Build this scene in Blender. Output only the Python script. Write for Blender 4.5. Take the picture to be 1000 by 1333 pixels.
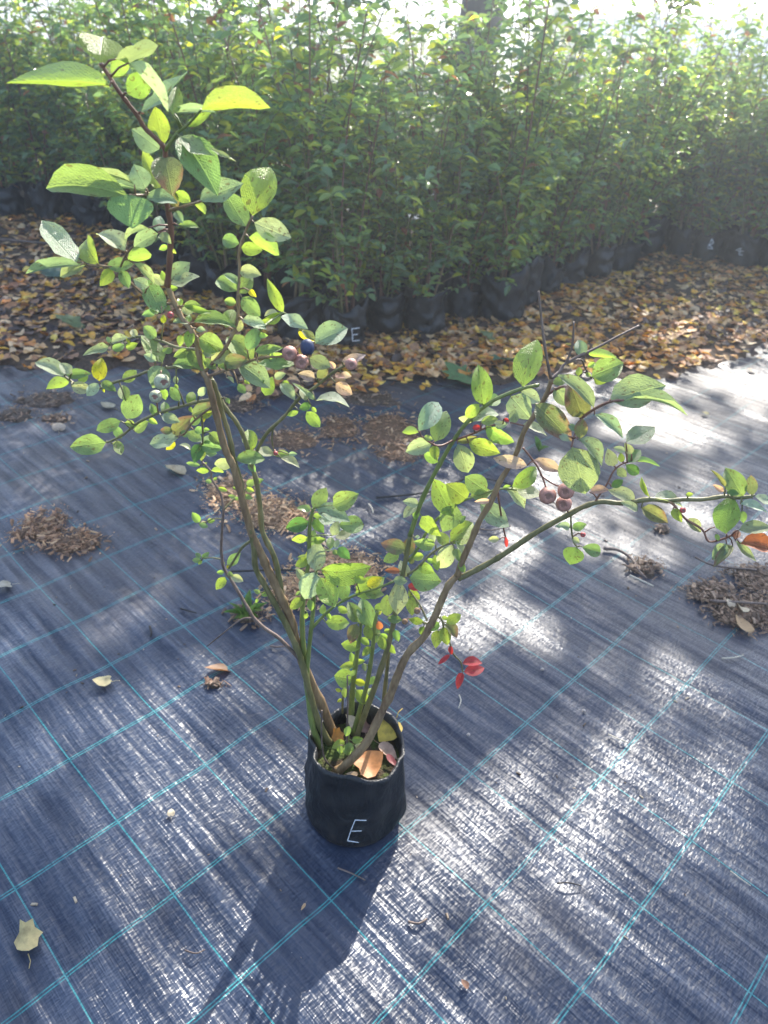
import bpy, math, random
import numpy as np
from mathutils import Vector, Matrix, noise

random.seed(7); np.random.seed(7)
R = math.radians
scene = bpy.context.scene
for o in list(bpy.data.objects):
    bpy.data.objects.remove(o, do_unlink=True)
COL = scene.collection

# ------------------------------------------------------------------ camera
H = 1.2                                  # phone held at chest height
FPX, PITCH, ROLL = 956.3, 0.5744, -0.0596   # focal length in photo pixels (1000 x 1333), tilt, roll
cR = Vector((1, 0, 0)); cU = Vector((0, math.sin(PITCH), math.cos(PITCH))); cF = Vector((0, math.cos(PITCH), -math.sin(PITCH)))
cr, sr = math.cos(ROLL), math.sin(ROLL)
cR2 = cR * cr - cU * sr; cU2 = cR * sr + cU * cr
CAM = Vector((0, 0, H))
cam_data = bpy.data.cameras.new('camera'); cam = bpy.data.objects.new('camera', cam_data); COL.objects.link(cam)
m = Matrix.Identity(4)
for i in range(3):
    m[i][0], m[i][1], m[i][2], m[i][3] = cR2[i], cU2[i], -cF[i], CAM[i]
cam.matrix_world = m
cam_data.sensor_fit = 'VERTICAL'; cam_data.sensor_height = 36; cam_data.lens = FPX / 1333 * 36
cam_data.clip_start = 0.05; cam_data.clip_end = 400
cam_data.dof.use_dof = True; cam_data.dof.focus_distance = 0.95; cam_data.dof.aperture_fstop = 7.5
scene.camera = cam
scene.cycles.max_bounces = 4; scene.cycles.diffuse_bounces = 2; scene.cycles.glossy_bounces = 2; scene.cycles.transmission_bounces = 2

# ------------------------------------------------------------------ sky, sun, exposure
SUN_EL, SUN_AZ = R(36.5), R(16)            # azimuth measured from +Y towards +X
SUN = Vector((math.sin(SUN_AZ) * math.cos(SUN_EL), math.cos(SUN_AZ) * math.cos(SUN_EL), math.sin(SUN_EL)))
world = bpy.data.worlds.new('World'); scene.world = world; world.use_nodes = True
wn = world.node_tree.nodes; wl = world.node_tree.links
sky = wn.new('ShaderNodeTexSky'); sky.sky_type = 'NISHITA'; sky.sun_disc = False
sky.sun_elevation = SUN_EL; sky.sun_rotation = SUN_AZ
wn['Background'].inputs['Strength'].default_value = 0.15
wl.new(sky.outputs[0], wn['Background'].inputs['Color'])
sl = bpy.data.lights.new('sun', 'SUN'); sl.energy = 5.0; sl.angle = R(0.53); sl.color = (1.0, 0.93, 0.82)
so = bpy.data.objects.new('sun', sl); COL.objects.link(so)
so.rotation_euler = SUN.to_track_quat('Z', 'Y').to_euler(); so.location = SUN * 20
scene.view_settings.view_transform = 'Standard'; scene.view_settings.look = 'None'
scene.view_settings.exposure = 1.86; scene.view_settings.gamma = 1.0

# ------------------------------------------------------------------ pixel helpers
def ray(x, y): return cF + cR2 * ((x - 500) / FPX) + cU2 * ((666.5 - y) / FPX)
def gnd(x, y, z=0.0):
    d = ray(x, y); return CAM + d * ((z - H) / d.z)
def onY(x, y, Y):
    d = ray(x, y); return CAM + d * (Y / d.y)
def proj(P):
    d = P - CAM; z = d.dot(cF); return 500 + FPX * d.dot(cR2) / z, 666.5 - FPX * d.dot(cU2) / z, z

# ------------------------------------------------------------------ mesh helpers
class MB:
    def __init__(s): s.v = []; s.f = []; s.c = []
    def add(s, v, f, col=None):
        b = len(s.v); s.v.extend([tuple(p) for p in v]); s.f.extend([tuple(i + b for i in q) for q in f])
        if col is not None: s.c.extend([col] * len(v))
    def tube(s, pts, rad, n=7, cap=True, col=None):
        pts = [Vector(p) for p in pts]; L = len(pts)
        t0 = (pts[1] - pts[0]).normalized()
        ref = Vector((0, 0, 1)) if abs(t0.z) < .9 else Vector((1, 0, 0))
        nx = t0.cross(ref).normalized(); v = []; f = []
        for i, p in enumerate(pts):
            t = (pts[min(i + 1, L - 1)] - pts[max(i - 1, 0)])
            if t.length < 1e-9: t = t0
            t = t.normalized(); nx = (nx - t * nx.dot(t))
            nx = nx.normalized() if nx.length > 1e-6 else t.orthogonal().normalized()
            ny = t.cross(nx); r = rad[i] if hasattr(rad, '__len__') else rad
            for k in range(n):
                a = 2 * math.pi * k / n; v.append(p + nx * (math.cos(a) * r) + ny * (math.sin(a) * r))
        for i in range(L - 1):
            for k in range(n):
                k2 = (k + 1) % n; f.append((i * n + k, i * n + k2, (i + 1) * n + k2, (i + 1) * n + k))
        if cap: f.append(tuple(range(n - 1, -1, -1))); f.append(tuple(range((L - 1) * n, L * n)))
        s.add(v, f, col)
    def mesh(s, name, mat, smooth=True):
        me = bpy.data.meshes.new(name); me.from_pydata(s.v, [], s.f); me.update()
        if smooth: me.polygons.foreach_set('use_smooth', [True] * len(me.polygons))
        if s.c:
            a = me.color_attributes.new('Col', 'FLOAT_COLOR', 'POINT')
            a.data.foreach_set('color', np.array([(c[0], c[1], c[2], 1) for c in s.c], dtype=np.float32).ravel())
        if mat: me.materials.append(mat)
        return me
def link(name, me, parent=None):
    o = bpy.data.objects.new(name, me); COL.objects.link(o)
    if parent is not None: o.parent = parent
    return o
def empty(name, loc=(0, 0, 0)):
    o = bpy.data.objects.new(name, None); COL.objects.link(o); o.location = loc; o.empty_display_size = .05; return o
def tag(o, label=None, cat=None, group=None, kind=None):
    if label: o['label'] = label
    if cat: o['category'] = cat
    if group: o['group'] = group
    if kind: o['kind'] = kind
    return o
def catmull(pts, sub=4):
    out = []; n = len(pts)
    for i in range(n - 1):
        p0, p1, p2, p3 = pts[max(i - 1, 0)], pts[i], pts[i + 1], pts[min(i + 2, n - 1)]
        for k in range(sub):
            t = k / sub
            out.append(.5 * ((2 * p1) + (p2 - p0) * t + (2 * p0 - 5 * p1 + 4 * p2 - p3) * t * t + (3 * p1 - p0 - 3 * p2 + p3) * t ** 3))
    out.append(pts[-1]); return out

# ------------------------------------------------------------------ materials
def new_mat(name):
    mt = bpy.data.materials.new(name); mt.use_nodes = True
    nt = mt.node_tree; return mt, nt, nt.nodes, nt.links, nt.nodes['Principled BSDF']
def N(nt, typ, **kw):
    n = nt.nodes.new(typ)
    for k, v in kw.items():
        if k in n.inputs: n.inputs[k].default_value = v
        else: setattr(n, k, v)
    return n
def math_n(nt, op, a, b=None, c=None):
    n = nt.nodes.new('ShaderNodeMath'); n.operation = op
    for i, x in enumerate((a, b, c)):
        if x is None: continue
        if isinstance(x, (int, float)): n.inputs[i].default_value = x
        else: nt.links.new(x, n.inputs[i])
    return n.outputs[0]
def mixc(nt, f, a, b, mode='MIX'):
    n = nt.nodes.new('ShaderNodeMix'); n.data_type = 'RGBA'; n.blend_type = mode
    for i, x in ((0, f), (6, a), (7, b)):
        if isinstance(x, (int, float)): n.inputs[i].default_value = x
        elif isinstance(x, (tuple, list)): n.inputs[i].default_value = (*x[:3], 1)
        else: nt.links.new(x, n.inputs[i])
    return n.outputs[2]
def ramp(nt, x, stops):
    n = nt.nodes.new('ShaderNodeValToRGB'); e = n.color_ramp.elements
    while len(e) < len(stops): e.new(.5)
    for i, (p, c) in enumerate(stops): e[i].position = p; e[i].color = (*c, 1) if len(c) == 3 else c
    nt.links.new(x, n.inputs[0]); return n.outputs[0]
def bump(nt, h, strength, dist, normal=None):
    n = nt.nodes.new('ShaderNodeBump'); n.inputs['Strength'].default_value = strength; n.inputs['Distance'].default_value = dist
    nt.links.new(h, n.inputs['Height'])
    if normal is not None: nt.links.new(normal, n.inputs['Normal'])
    return n.outputs[0]

def leaf_material(name, source, trans=.40, rough=.44, under=(.26, .32, .22), veins=True):
    """source: 'object' reads the object colour (alpha = blush), 'attr' reads the Col attribute"""
    mt, nt, nd, lk, pb = new_mat(name)
    if source == 'object':
        oi = N(nt, 'ShaderNodeObjectInfo'); base = oi.outputs['Color']; alpha = oi.outputs['Alpha']; rnd = oi.outputs['Random']
    else:
        at = N(nt, 'ShaderNodeAttribute'); at.attribute_name = 'Col'; base = at.outputs['Color']; alpha = None; rnd = None
    tc = N(nt, 'ShaderNodeTexCoord'); geo = N(nt, 'ShaderNodeNewGeometry')
    nz = N(nt, 'ShaderNodeTexNoise', Scale=5.0 if source == 'object' else 60.0, Detail=4.0)
    lk.new(tc.outputs['Object'], nz.inputs['Vector'])
    v = math_n(nt, 'MULTIPLY_ADD', nz.outputs[0], .7, .65)
    col = mixc(nt, 1.0, base, v, 'MULTIPLY')
    height = nz.outputs[0]
    if source == 'object':
        sp = N(nt, 'ShaderNodeSeparateXYZ'); lk.new(tc.outputs['Object'], sp.inputs[0])
        ax = math_n(nt, 'ABSOLUTE', sp.outputs[0])
        if veins:
            mid = math_n(nt, 'SUBTRACT', 1.0, math_n(nt, 'MINIMUM', math_n(nt, 'MULTIPLY', ax, 34.0), 1.0))
            ph = math_n(nt, 'ADD', math_n(nt, 'MULTIPLY', sp.outputs[1], 52.0), math_n(nt, 'MULTIPLY', ax, -44.0))
            side = math_n(nt, 'POWER', math_n(nt, 'ABSOLUTE', math_n(nt, 'SINE', ph)), 14.0)
            nz3 = N(nt, 'ShaderNodeTexNoise', Scale=26.0, Detail=2.0); lk.new(tc.outputs['Object'], nz3.inputs['Vector'])
            vein = math_n(nt, 'MAXIMUM', math_n(nt, 'MULTIPLY', mid, .8), math_n(nt, 'MULTIPLY', side, .22))
            col = mixc(nt, math_n(nt, 'MULTIPLY', vein, .3), col, mixc(nt, .55, base, (.34, .42, .16)))
            height = math_n(nt, 'ADD', math_n(nt, 'MULTIPLY', nz3.outputs[0], .5), math_n(nt, 'MULTIPLY', vein, -.45))
        # purple-red blush creeping in from tip and margin
        nz2 = N(nt, 'ShaderNodeTexNoise', Scale=3.2, Detail=3.0); nz2.noise_dimensions = '4D'
        lk.new(tc.outputs['Object'], nz2.inputs['Vector']); lk.new(math_n(nt, 'MULTIPLY', rnd, 40.0), nz2.inputs['W'])
        bl = math_n(nt, 'ADD', math_n(nt, 'MULTIPLY', sp.outputs[1], .9), math_n(nt, 'MULTIPLY', ax, .7))
        bl = math_n(nt, 'ADD', bl, math_n(nt, 'MULTIPLY', nz2.outputs[0], 1.3))
        thr = math_n(nt, 'SUBTRACT', 2.15, math_n(nt, 'MULTIPLY', alpha, 1.05))
        bl = N(nt, 'ShaderNodeClamp') if False else math_n(nt, 'MULTIPLY', math_n(nt, 'SUBTRACT', bl, thr), 3.0)
        cl = N(nt, 'ShaderNodeClamp'); lk.new(bl, cl.inputs[0])
        col = mixc(nt, math_n(nt, 'MULTIPLY', cl.outputs[0], .6), col, (.22, .07, .10))
        # odd brown spots
        vo = N(nt, 'ShaderNodeTexNoise', Scale=9.0, Detail=1.0); vo.noise_dimensions = '4D'
        lk.new(tc.outputs['Object'], vo.inputs['Vector']); lk.new(math_n(nt, 'MULTIPLY', rnd, 77.0), vo.inputs['W'])
        spot = math_n(nt, 'GREATER_THAN', vo.outputs[0], .655)
        col = mixc(nt, math_n(nt, 'MULTIPLY', spot, .6), col, (.10, .05, .02))
    front = col
    back = mixc(nt, .5, col, under)
    cc = mixc(nt, geo.outputs['Backfacing'], front, back)
    lk.new(cc, pb.inputs['Base Color'])
    pb.inputs['Roughness'].default_value = rough; pb.inputs['Specular IOR Level'].default_value = .5
    bn = bump(nt, height, .35, .02 if source == 'object' else .002)
    lk.new(bn, pb.inputs['Normal'])
    tr = N(nt, 'ShaderNodeBsdfTranslucent')
    tcol = mixc(nt, .5, mixc(nt, 1.0, col, (2.0, 2.1, .8), 'MULTIPLY'), mixc(nt, 1.0, col, (1.5, 1.5, .9), 'MULTIPLY'))
    lk.new(tcol, tr.inputs['Color']); lk.new(bn, tr.inputs['Normal'])
    mx = N(nt, 'ShaderNodeMixShader'); mx.inputs[0].default_value = trans
    lk.new(pb.outputs[0], mx.inputs[1]); lk.new(tr.outputs[0], mx.inputs[2])
    lk.new(mx.outputs[0], nd['Material Output'].inputs['Surface'])
    return mt
M = {}
M['leaf'] = leaf_material('leaf_blade', 'object')
def plain_leaf(name, trans, rough):
    mt, nt, nd, lk, pb = new_mat(name)
    at = N(nt, 'ShaderNodeAttribute'); at.attribute_name = 'Col'; geo = N(nt, 'ShaderNodeNewGeometry')
    lk.new(mixc(nt, math_n(nt, 'MULTIPLY', geo.outputs['Backfacing'], .45), at.outputs['Color'], (.22, .28, .19)), pb.inputs['Base Color']); pb.inputs['Roughness'].default_value = rough
    tr = N(nt, 'ShaderNodeBsdfTranslucent'); lk.new(mixc(nt, 1.0, at.outputs['Color'], (1.8, 1.85, .85), 'MULTIPLY'), tr.inputs['Color'])
    mx = N(nt, 'ShaderNodeMixShader'); mx.inputs[0].default_value = trans
    lk.new(pb.outputs[0], mx.inputs[1]); lk.new(tr.outputs[0], mx.inputs[2]); lk.new(mx.outputs[0], nd['Material Output'].inputs['Surface']); return mt
M['hedge_leaf'] = plain_leaf('bush_leaf', .52, .30)
M['crown_leaf'] = plain_leaf('tree_leaf', .20, .5)

def dead_leaf_material(name, source):
    mt, nt, nd, lk, pb = new_mat(name)
    if source == 'object':
        oi = N(nt, 'ShaderNodeObjectInfo'); base = oi.outputs['Color']
    else:
        at = N(nt, 'ShaderNodeAttribute'); at.attribute_name = 'Col'; base = at.outputs['Color']
    tc = N(nt, 'ShaderNodeTexCoord'); geo = N(nt, 'ShaderNodeNewGeometry')
    nz = N(nt, 'ShaderNodeTexNoise', Scale=90.0, Detail=5.0); lk.new(geo.outputs['Position'], nz.inputs['Vector'])
    nb = N(nt, 'ShaderNodeTexNoise', Scale=38.0, Detail=3.0); lk.new(geo.outputs['Position'], nb.inputs['Vector'])
    col = mixc(nt, 1.0, base, math_n(nt, 'MULTIPLY_ADD', nz.outputs[0], .8, .6), 'MULTIPLY')
    col = mixc(nt, ramp(nt, nb.outputs[0], [(.55, (0, 0, 0)), (.7, (.6, .6, .6))]), col, (.09, .045, .02))
    lk.new(col, pb.inputs['Base Color']); pb.inputs['Roughness'].default_value = .55
    bn = bump(nt, nz.outputs[0], .5, .002); lk.new(bn, pb.inputs['Normal'])
    tr = N(nt, 'ShaderNodeBsdfTranslucent'); lk.new(mixc(nt, 1.0, col, (1.6, 1.4, .9), 'MULTIPLY'), tr.inputs['Color'])
    mx = N(nt, 'ShaderNodeMixShader'); mx.inputs[0].default_value = .22
    lk.new(pb.outputs[0], mx.inputs[1]); lk.new(tr.outputs[0], mx.inputs[2]); lk.new(mx.outputs[0], nd['Material Output'].inputs['Surface'])
    return mt
M['dead_leaf'] = dead_leaf_material('dry_leaf', 'object')
M['litter'] = dead_leaf_material('litter_leaf', 'attr')

def bark_material(name, c1, c2, scale, rough=.6, stretch=.25):
    mt, nt, nd, lk, pb = new_mat(name)
    tc = N(nt, 'ShaderNodeTexCoord'); mp = N(nt, 'ShaderNodeMapping'); mp.inputs['Scale'].default_value = (1, 1, stretch)
    lk.new(tc.outputs['Object'], mp.inputs[0])
    nz = N(nt, 'ShaderNodeTexNoise', Scale=scale, Detail=6.0); lk.new(mp.outputs[0], nz.inputs['Vector'])
    nb = N(nt, 'ShaderNodeTexNoise', Scale=scale * .12, Detail=3.0); lk.new(tc.outputs['Object'], nb.inputs['Vector'])
    f = math_n(nt, 'ADD', math_n(nt, 'MULTIPLY', nz.outputs[0], .6), math_n(nt, 'MULTIPLY', nb.outputs[0], .6))
    lk.new(ramp(nt, f, [(.42, c1), (.78, c2)]), pb.inputs['Base Color'])
    pb.inputs['Roughness'].default_value = rough
    lk.new(bump(nt, nz.outputs[0], .6, .4 / scale), pb.inputs['Normal']); return mt
M['cane_brown'] = bark_material('brown_cane', (.13, .075, .04), (.34, .23, .12), 220, .45)
M['cane_red'] = bark_material('reddish_cane', (.12, .05, .035), (.25, .12, .08), 220, .45)
M['cane_green'] = bark_material('green_cane', (.10, .13, .03), (.22, .26, .07), 160, .42)
M['cane_olive'] = bark_material('olive_cane', (.09, .09, .03), (.22, .19, .08), 200, .45)
M['twig_dead'] = bark_material('dead_twig', (.07, .045, .035), (.20, .14, .11), 260, .6)
M['trunk'] = bark_material('tree_bark', (.025, .02, .016), (.09, .075, .06), 22, .85, .2)

def simple(name, col, rough=.5, spec=.5, nscale=None, var=.35, bumps=0):
    mt, nt, nd, lk, pb = new_mat(name)
    if nscale:
        tc = N(nt, 'ShaderNodeTexCoord'); nz = N(nt, 'ShaderNodeTexNoise', Scale=nscale, Detail=5.0); lk.new(tc.outputs['Object'], nz.inputs['Vector'])
        lk.new(mixc(nt, 1.0, col, math_n(nt, 'MULTIPLY_ADD', nz.outputs[0], var * 2, 1 - var), 'MULTIPLY'), pb.inputs['Base Color'])
        if bumps: lk.new(bump(nt, nz.outputs[0], .6, bumps), pb.inputs['Normal'])
    else: pb.inputs['Base Color'].default_value = (*col, 1)
    pb.inputs['Roughness'].default_value = rough; pb.inputs['Specular IOR Level'].default_value = spec
    return mt
M['chalk'] = simple('chalk_mark', (.75, .76, .78), .8, .2, 900, .3)
M['berry_ripe'] = simple('ripe_berry', (.03, .04, .09), .55, .35, 2.6, .7)
M['berry_pink'] = simple('pink_berry', (.38, .19, .15), .55, .3, 2.4, .55)
M['berry_pale'] = simple('unripe_berry', (.36, .37, .25), .55, .3, 2.4, .45)
M['berry_red'] = simple('red_bud', (.42, .07, .07), .5, .4, 3, .25)
M['berry_brown'] = simple('dry_berry', (.25, .15, .08), .6, .3, 3, .3)
M['calyx'] = simple('calyx', (.24, .13, .10), .7, .3, 300, .4)
M['chip'] = dead_leaf_material('wood_chip', 'attr')
M['stone'] = simple('stone', (.35, .30, .26), .7, .4, 200, .3, .001)

def plastic_bag():
    mt, nt, nd, lk, pb = new_mat('black_polythene')
    tc = N(nt, 'ShaderNodeTexCoord'); oi = N(nt, 'ShaderNodeObjectInfo')
    off = N(nt, 'ShaderNodeVectorMath'); off.operation = 'ADD'
    lk.new(tc.outputs['Object'], off.inputs[0])
    cb = N(nt, 'ShaderNodeCombineXYZ'); lk.new(math_n(nt, 'MULTIPLY', oi.outputs['Random'], 9.0), cb.inputs[0]); lk.new(cb.outputs[0], off.inputs[1])
    mp = N(nt, 'ShaderNodeMapping'); mp.inputs['Scale'].default_value = (1, 1, .55); lk.new(off.outputs[0], mp.inputs[0])
    a = N(nt, 'ShaderNodeTexNoise', Scale=14.0, Detail=4.0, Distortion=2.2); lk.new(mp.outputs[0], a.inputs['Vector'])
    b = N(nt, 'ShaderNodeTexNoise', Scale=55.0, Detail=4.0, Distortion=.6); lk.new(mp.outputs[0], b.inputs['Vector'])
    dust = N(nt, 'ShaderNodeTexNoise', Scale=24.0, Detail=6.0); lk.new(off.outputs[0], dust.inputs['Vector'])
    f = ramp(nt, dust.outputs[0], [(.45, (0, 0, 0)), (.75, (.35, .35, .35))])
    sz = N(nt, 'ShaderNodeSeparateXYZ'); lk.new(tc.outputs['Object'], sz.inputs[0])
    mud = math_n(nt, 'MULTIPLY', math_n(nt, 'SUBTRACT', math_n(nt, 'ADD', dust.outputs[0], math_n(nt, 'MULTIPLY', b.outputs[0], .35)), math_n(nt, 'MULTIPLY_ADD', sz.outputs[2], 4.5, .62)), 4.0)
    mc = N(nt, 'ShaderNodeClamp'); lk.new(mud, mc.inputs[0])
    bc = mixc(nt, f, (.008, .009, .012), (.05, .047, .045))
    lk.new(mixc(nt, math_n(nt, 'MULTIPLY', mc.outputs[0], .6), bc, (.09, .065, .045)), pb.inputs['Base Color'])
    lk.new(math_n(nt, 'MULTIPLY_ADD', dust.outputs[0], .4, .28), pb.inputs['Roughness'])
    n1 = bump(nt, a.outputs[0], .75, .014); lk.new(bump(nt, b.outputs[0], .35, .003, n1), pb.inputs['Normal'])
    return mt
M['bag'] = plastic_bag()

def soil_mat(name, c1, c2, scale, moss=None, bd=.01):
    mt, nt, nd, lk, pb = new_mat(name)
    geo = N(nt, 'ShaderNodeNewGeometry')
    a = N(nt, 'ShaderNodeTexNoise', Scale=scale, Detail=8.0, Roughness=.65); lk.new(geo.outputs['Position'], a.inputs['Vector'])
    b = N(nt, 'ShaderNodeTexVoronoi', Scale=scale * 1.6); lk.new(geo.outputs['Position'], b.inputs['Vector'])
    col = ramp(nt, a.outputs[0], [(.35, c1), (.68, c2)])
    if moss:
        g = N(nt, 'ShaderNodeTexNoise', Scale=22.0, Detail=4.0); lk.new(geo.outputs['Position'], g.inputs['Vector'])
        col = mixc(nt, ramp(nt, g.outputs[0], [(.46, (0, 0, 0)), (.56, (1, 1, 1))]), col, moss)
    lk.new(col, pb.inputs['Base Color']); pb.inputs['Roughness'].default_value = .9; pb.inputs['Specular IOR Level'].default_value = .25
    h = math_n(nt, 'ADD', a.outputs[0], math_n(nt, 'MULTIPLY', b.outputs['Distance'], .5))
    lk.new(bump(nt, h, .9, bd), pb.inputs['Normal']); return mt
M['soil'] = soil_mat('dark_soil', (.035, .024, .018), (.13, .085, .055), 45)
M['pot_soil'] = soil_mat('mossy_potting_soil', (.018, .013, .01), (.09, .06, .035), 120, (.05, .075, .015), .006)
M['earth'] = soil_mat('open_ground', (.10, .085, .05), (.24, .22, .12), 3, (.07, .10, .03), .05)

# woven ground cover: black-blue tape yarn with teal marker threads
GA = .8177; GX, GY = -.5935 * H, .8668 * H; CELL = .1531 * H
def weave_mat():
    mt, nt, nd, lk, pb = new_mat('woven_ground_cover')
    geo = N(nt, 'ShaderNodeNewGeometry'); sp = N(nt, 'ShaderNodeSeparateXYZ'); lk.new(geo.outputs['Position'], sp.inputs[0])
    # slight wander of the cloth so that no thread is dead straight
    wob = N(nt, 'ShaderNodeTexNoise', Scale=2.2, Detail=2.0); lk.new(geo.outputs['Position'], wob.inputs['Vector'])
    ws = N(nt, 'ShaderNodeSeparateColor'); lk.new(wob.outputs['Color'], ws.inputs[0])
    x = math_n(nt, 'ADD', math_n(nt, 'SUBTRACT', sp.outputs[0], GX), math_n(nt, 'MULTIPLY_ADD', ws.outputs[0], .014, -.007))
    y = math_n(nt, 'ADD', math_n(nt, 'SUBTRACT', sp.outputs[1], GY), math_n(nt, 'MULTIPLY_ADD', ws.outputs[1], .014, -.007))
    c, s = math.cos(GA), math.sin(GA)
    i = math_n(nt, 'ADD', math_n(nt, 'MULTIPLY', x, c), math_n(nt, 'MULTIPLY', y, s))
    j = math_n(nt, 'SUBTRACT', math_n(nt, 'MULTIPLY', x, s), math_n(nt, 'MULTIPLY', y, c))
    def line(u, w, off=0.0):
        d = math_n(nt, 'ABSOLUTE', math_n(nt, 'SUBTRACT', math_n(nt, 'PINGPONG', math_n(nt, 'ADD', u, off + 40 * CELL), CELL / 2), 0.0))
        return math_n(nt, 'LESS_THAN', d, w)
    lb = line(i, .0012)
    la = math_n(nt, 'MAXIMUM', line(j, .0011, .0026), line(j, .0011, -.0026))
    def vec(a, b, ka, kb):
        cb = N(nt, 'ShaderNodeCombineXYZ')
        lk.new(math_n(nt, 'MULTIPLY', a, ka), cb.inputs[0]); lk.new(math_n(nt, 'MULTIPLY', b, kb), cb.inputs[1]); return cb.outputs[0]
    # individual tape yarns: short dashes across, long streaks along
    dash = N(nt, 'ShaderNodeTexVoronoi', Scale=1.0); dash.voronoi_dimensions = '2D'; lk.new(vec(i, j, 130, 640), dash.inputs['Vector'])
    dsp = N(nt, 'ShaderNodeSeparateColor'); lk.new(dash.outputs['Color'], dsp.inputs[0])
    streak = N(nt, 'ShaderNodeTexNoise', Scale=1.0, Detail=4.0, Roughness=.62); lk.new(vec(i, j, 36, 2.6), streak.inputs['Vector'])
    fold = N(nt, 'ShaderNodeTexNoise', Scale=1.0, Detail=3.0); lk.new(vec(i, j, 9, 1.1), fold.inputs['Vector'])
    grime = N(nt, 'ShaderNodeTexNoise', Scale=1.7, Detail=5.0, Roughness=.6); lk.new(geo.outputs['Position'], grime.inputs['Vector'])
    speck = N(nt, 'ShaderNodeTexNoise', Scale=140.0, Detail=2.0); lk.new(geo.outputs['Position'], speck.inputs['Vector'])
    base = mixc(nt, ramp(nt, streak.outputs[0], [(.35, (0, 0, 0)), (.7, (1, 1, 1))]), (.015, .024, .047), (.027, .040, .073))
    # silt washed over the cloth, thicker in the worn strip by the litter
    far = N(nt, 'ShaderNodeMapRange'); far.inputs[1].default_value = 1.0; far.inputs[2].default_value = 2.6; far.inputs[3].default_value = 0.0; far.inputs[4].default_value = .16
    lk.new(sp.outputs[1], far.inputs[0])
    gs = math_n(nt, 'ADD', grime.outputs[0], far.outputs[0])
    silt = ramp(nt, gs, [(.52, (0, 0, 0)), (.80, (.65, .65, .65))])
    base = mixc(nt, silt, base, (.12, .10, .085))
    lint = math_n(nt, 'GREATER_THAN', speck.outputs[0], .76)
    thread = math_n(nt, 'MAXIMUM', lb, la)
    thread = math_n(nt, 'MULTIPLY', thread, math_n(nt, 'SUBTRACT', 1.0, math_n(nt, 'MULTIPLY', silt, .9)))
    thread = math_n(nt, 'MULTIPLY', thread, math_n(nt, 'MULTIPLY_ADD', dsp.outputs[0], .7, .5))
    col = mixc(nt, math_n(nt, 'MINIMUM', thread, 1.0), base, (.03, .20, .21))
    col = mixc(nt, math_n(nt, 'MULTIPLY', lint, .35), col, (.25, .24, .22))
    lk.new(col, pb.inputs['Base Color'])
    rg = math_n(nt, 'ADD', math_n(nt, 'MULTIPLY_ADD', streak.outputs[0], -.22, .47), math_n(nt, 'MULTIPLY', silt, .35))
    lk.new(rg, pb.inputs['Roughness'])
    lk.new(ramp(nt, streak.outputs[0], [(.36, (.18, .18, .18)), (.68, (.66, .66, .66))]), pb.inputs['Specular IOR Level'])
    # every exposed bit of tape is a small facet that tips its own way
    vo = dash
    fc = N(nt, 'ShaderNodeVectorMath'); fc.operation = 'SUBTRACT'; lk.new(vo.outputs['Color'], fc.inputs[0]); fc.inputs[1].default_value = (.5, .5, .5)
    fs = N(nt, 'ShaderNodeVectorMath'); fs.operation = 'MULTIPLY'; lk.new(fc.outputs[0], fs.inputs[0]); fs.inputs[1].default_value = (.33, .33, 0)
    n0 = bump(nt, fold.outputs[0], .7, .02)
    n2 = bump(nt, streak.outputs[0], .75, .007, n0)
    ad = N(nt, 'ShaderNodeVectorMath'); ad.operation = 'ADD'; lk.new(n2, ad.inputs[0]); lk.new(fs.outputs[0], ad.inputs[1])
    nm = N(nt, 'ShaderNodeVectorMath'); nm.operation = 'NORMALIZE'; lk.new(ad.outputs[0], nm.inputs[0])
    lk.new(nm.outputs[0], pb.inputs['Normal']); return mt
M['weave'] = weave_mat()

# ------------------------------------------------------------------ the setting
def grid_mesh(name, x0, x1, y0, y1, nx, ny, zf, mat):
    b = MB(); v = []; f = []
    for a in range(ny + 1):
        for c in range(nx + 1):
            x = x0 + (x1 - x0) * c / nx; y = y0 + (y1 - y0) * a / ny; v.append((x, y, zf(x, y)))
    for a in range(ny):
        for c in range(nx):
            k = a * (nx + 1) + c; f.append((k, k + 1, k + nx + 2, k + nx + 1))
    b.add(v, f); return b.mesh(name, mat)
g = link('ground', grid_mesh('ground', -220, 220, -60, 320, 44, 38, lambda x, y: -.03, M['earth'])); tag(g, kind='structure')
def matz(x, y):
    i = (x - GX) * math.cos(GA) + (y - GY) * math.sin(GA); j = (x - GX) * math.sin(GA) - (y - GY) * math.cos(GA)
    return .0062 * noise.noise(Vector((i * 7, j * 1.3, .3))) + .003 * noise.noise(Vector((i * 22, j * 3.5, 5.1))) - .004
wm = link('weed_mat', grid_mesh('weed_mat', -5.5, 5.5, -2.2, 7.6, 300, 260, matz, M['weave'])); tag(wm, kind='structure')

# bag line of the nursery block (front edge), ground coordinates from the photograph
bag_px = [(12, 285), (60, 290), (105, 299), (155, 318), (203, 350), (252, 385), (303, 402), (352, 430), (397, 448), (450, 455), (502, 443), (556, 440), (601, 425),
          (646, 420), (684, 402), (716, 388), (740, 378), (775, 370), (806, 362), (846, 335), (888, 336), (926, 345), (968, 352), (1012, 356)]
bagline = [gnd(*p) for p in bag_px]
bagline = [Vector((-3.5, 5.4, 0)), Vector((-3.1, 5.36, 0))] + bagline + [Vector((2.85, 5.0, 0)), Vector((3.15, 4.95, 0))]
def line_y(x):
    for a, b in zip(bagline[:-1], bagline[1:]):
        if a.x <= x <= b.x: return a.y + (b.y - a.y) * (x - a.x) / (b.x - a.x)
    return bagline[0].y if x < bagline[0].x else bagline[-1].y
front_px = [(-250, 470), (0, 478), (120, 468), (200, 476), (265, 480), (330, 520), (400, 505), (470, 500), (560, 497), (640, 492), (700, 489), (790, 480), (870, 492), (960, 464), (1010, 452), (1200, 440)]
frontline = [gnd(*p) for p in front_px]
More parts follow.
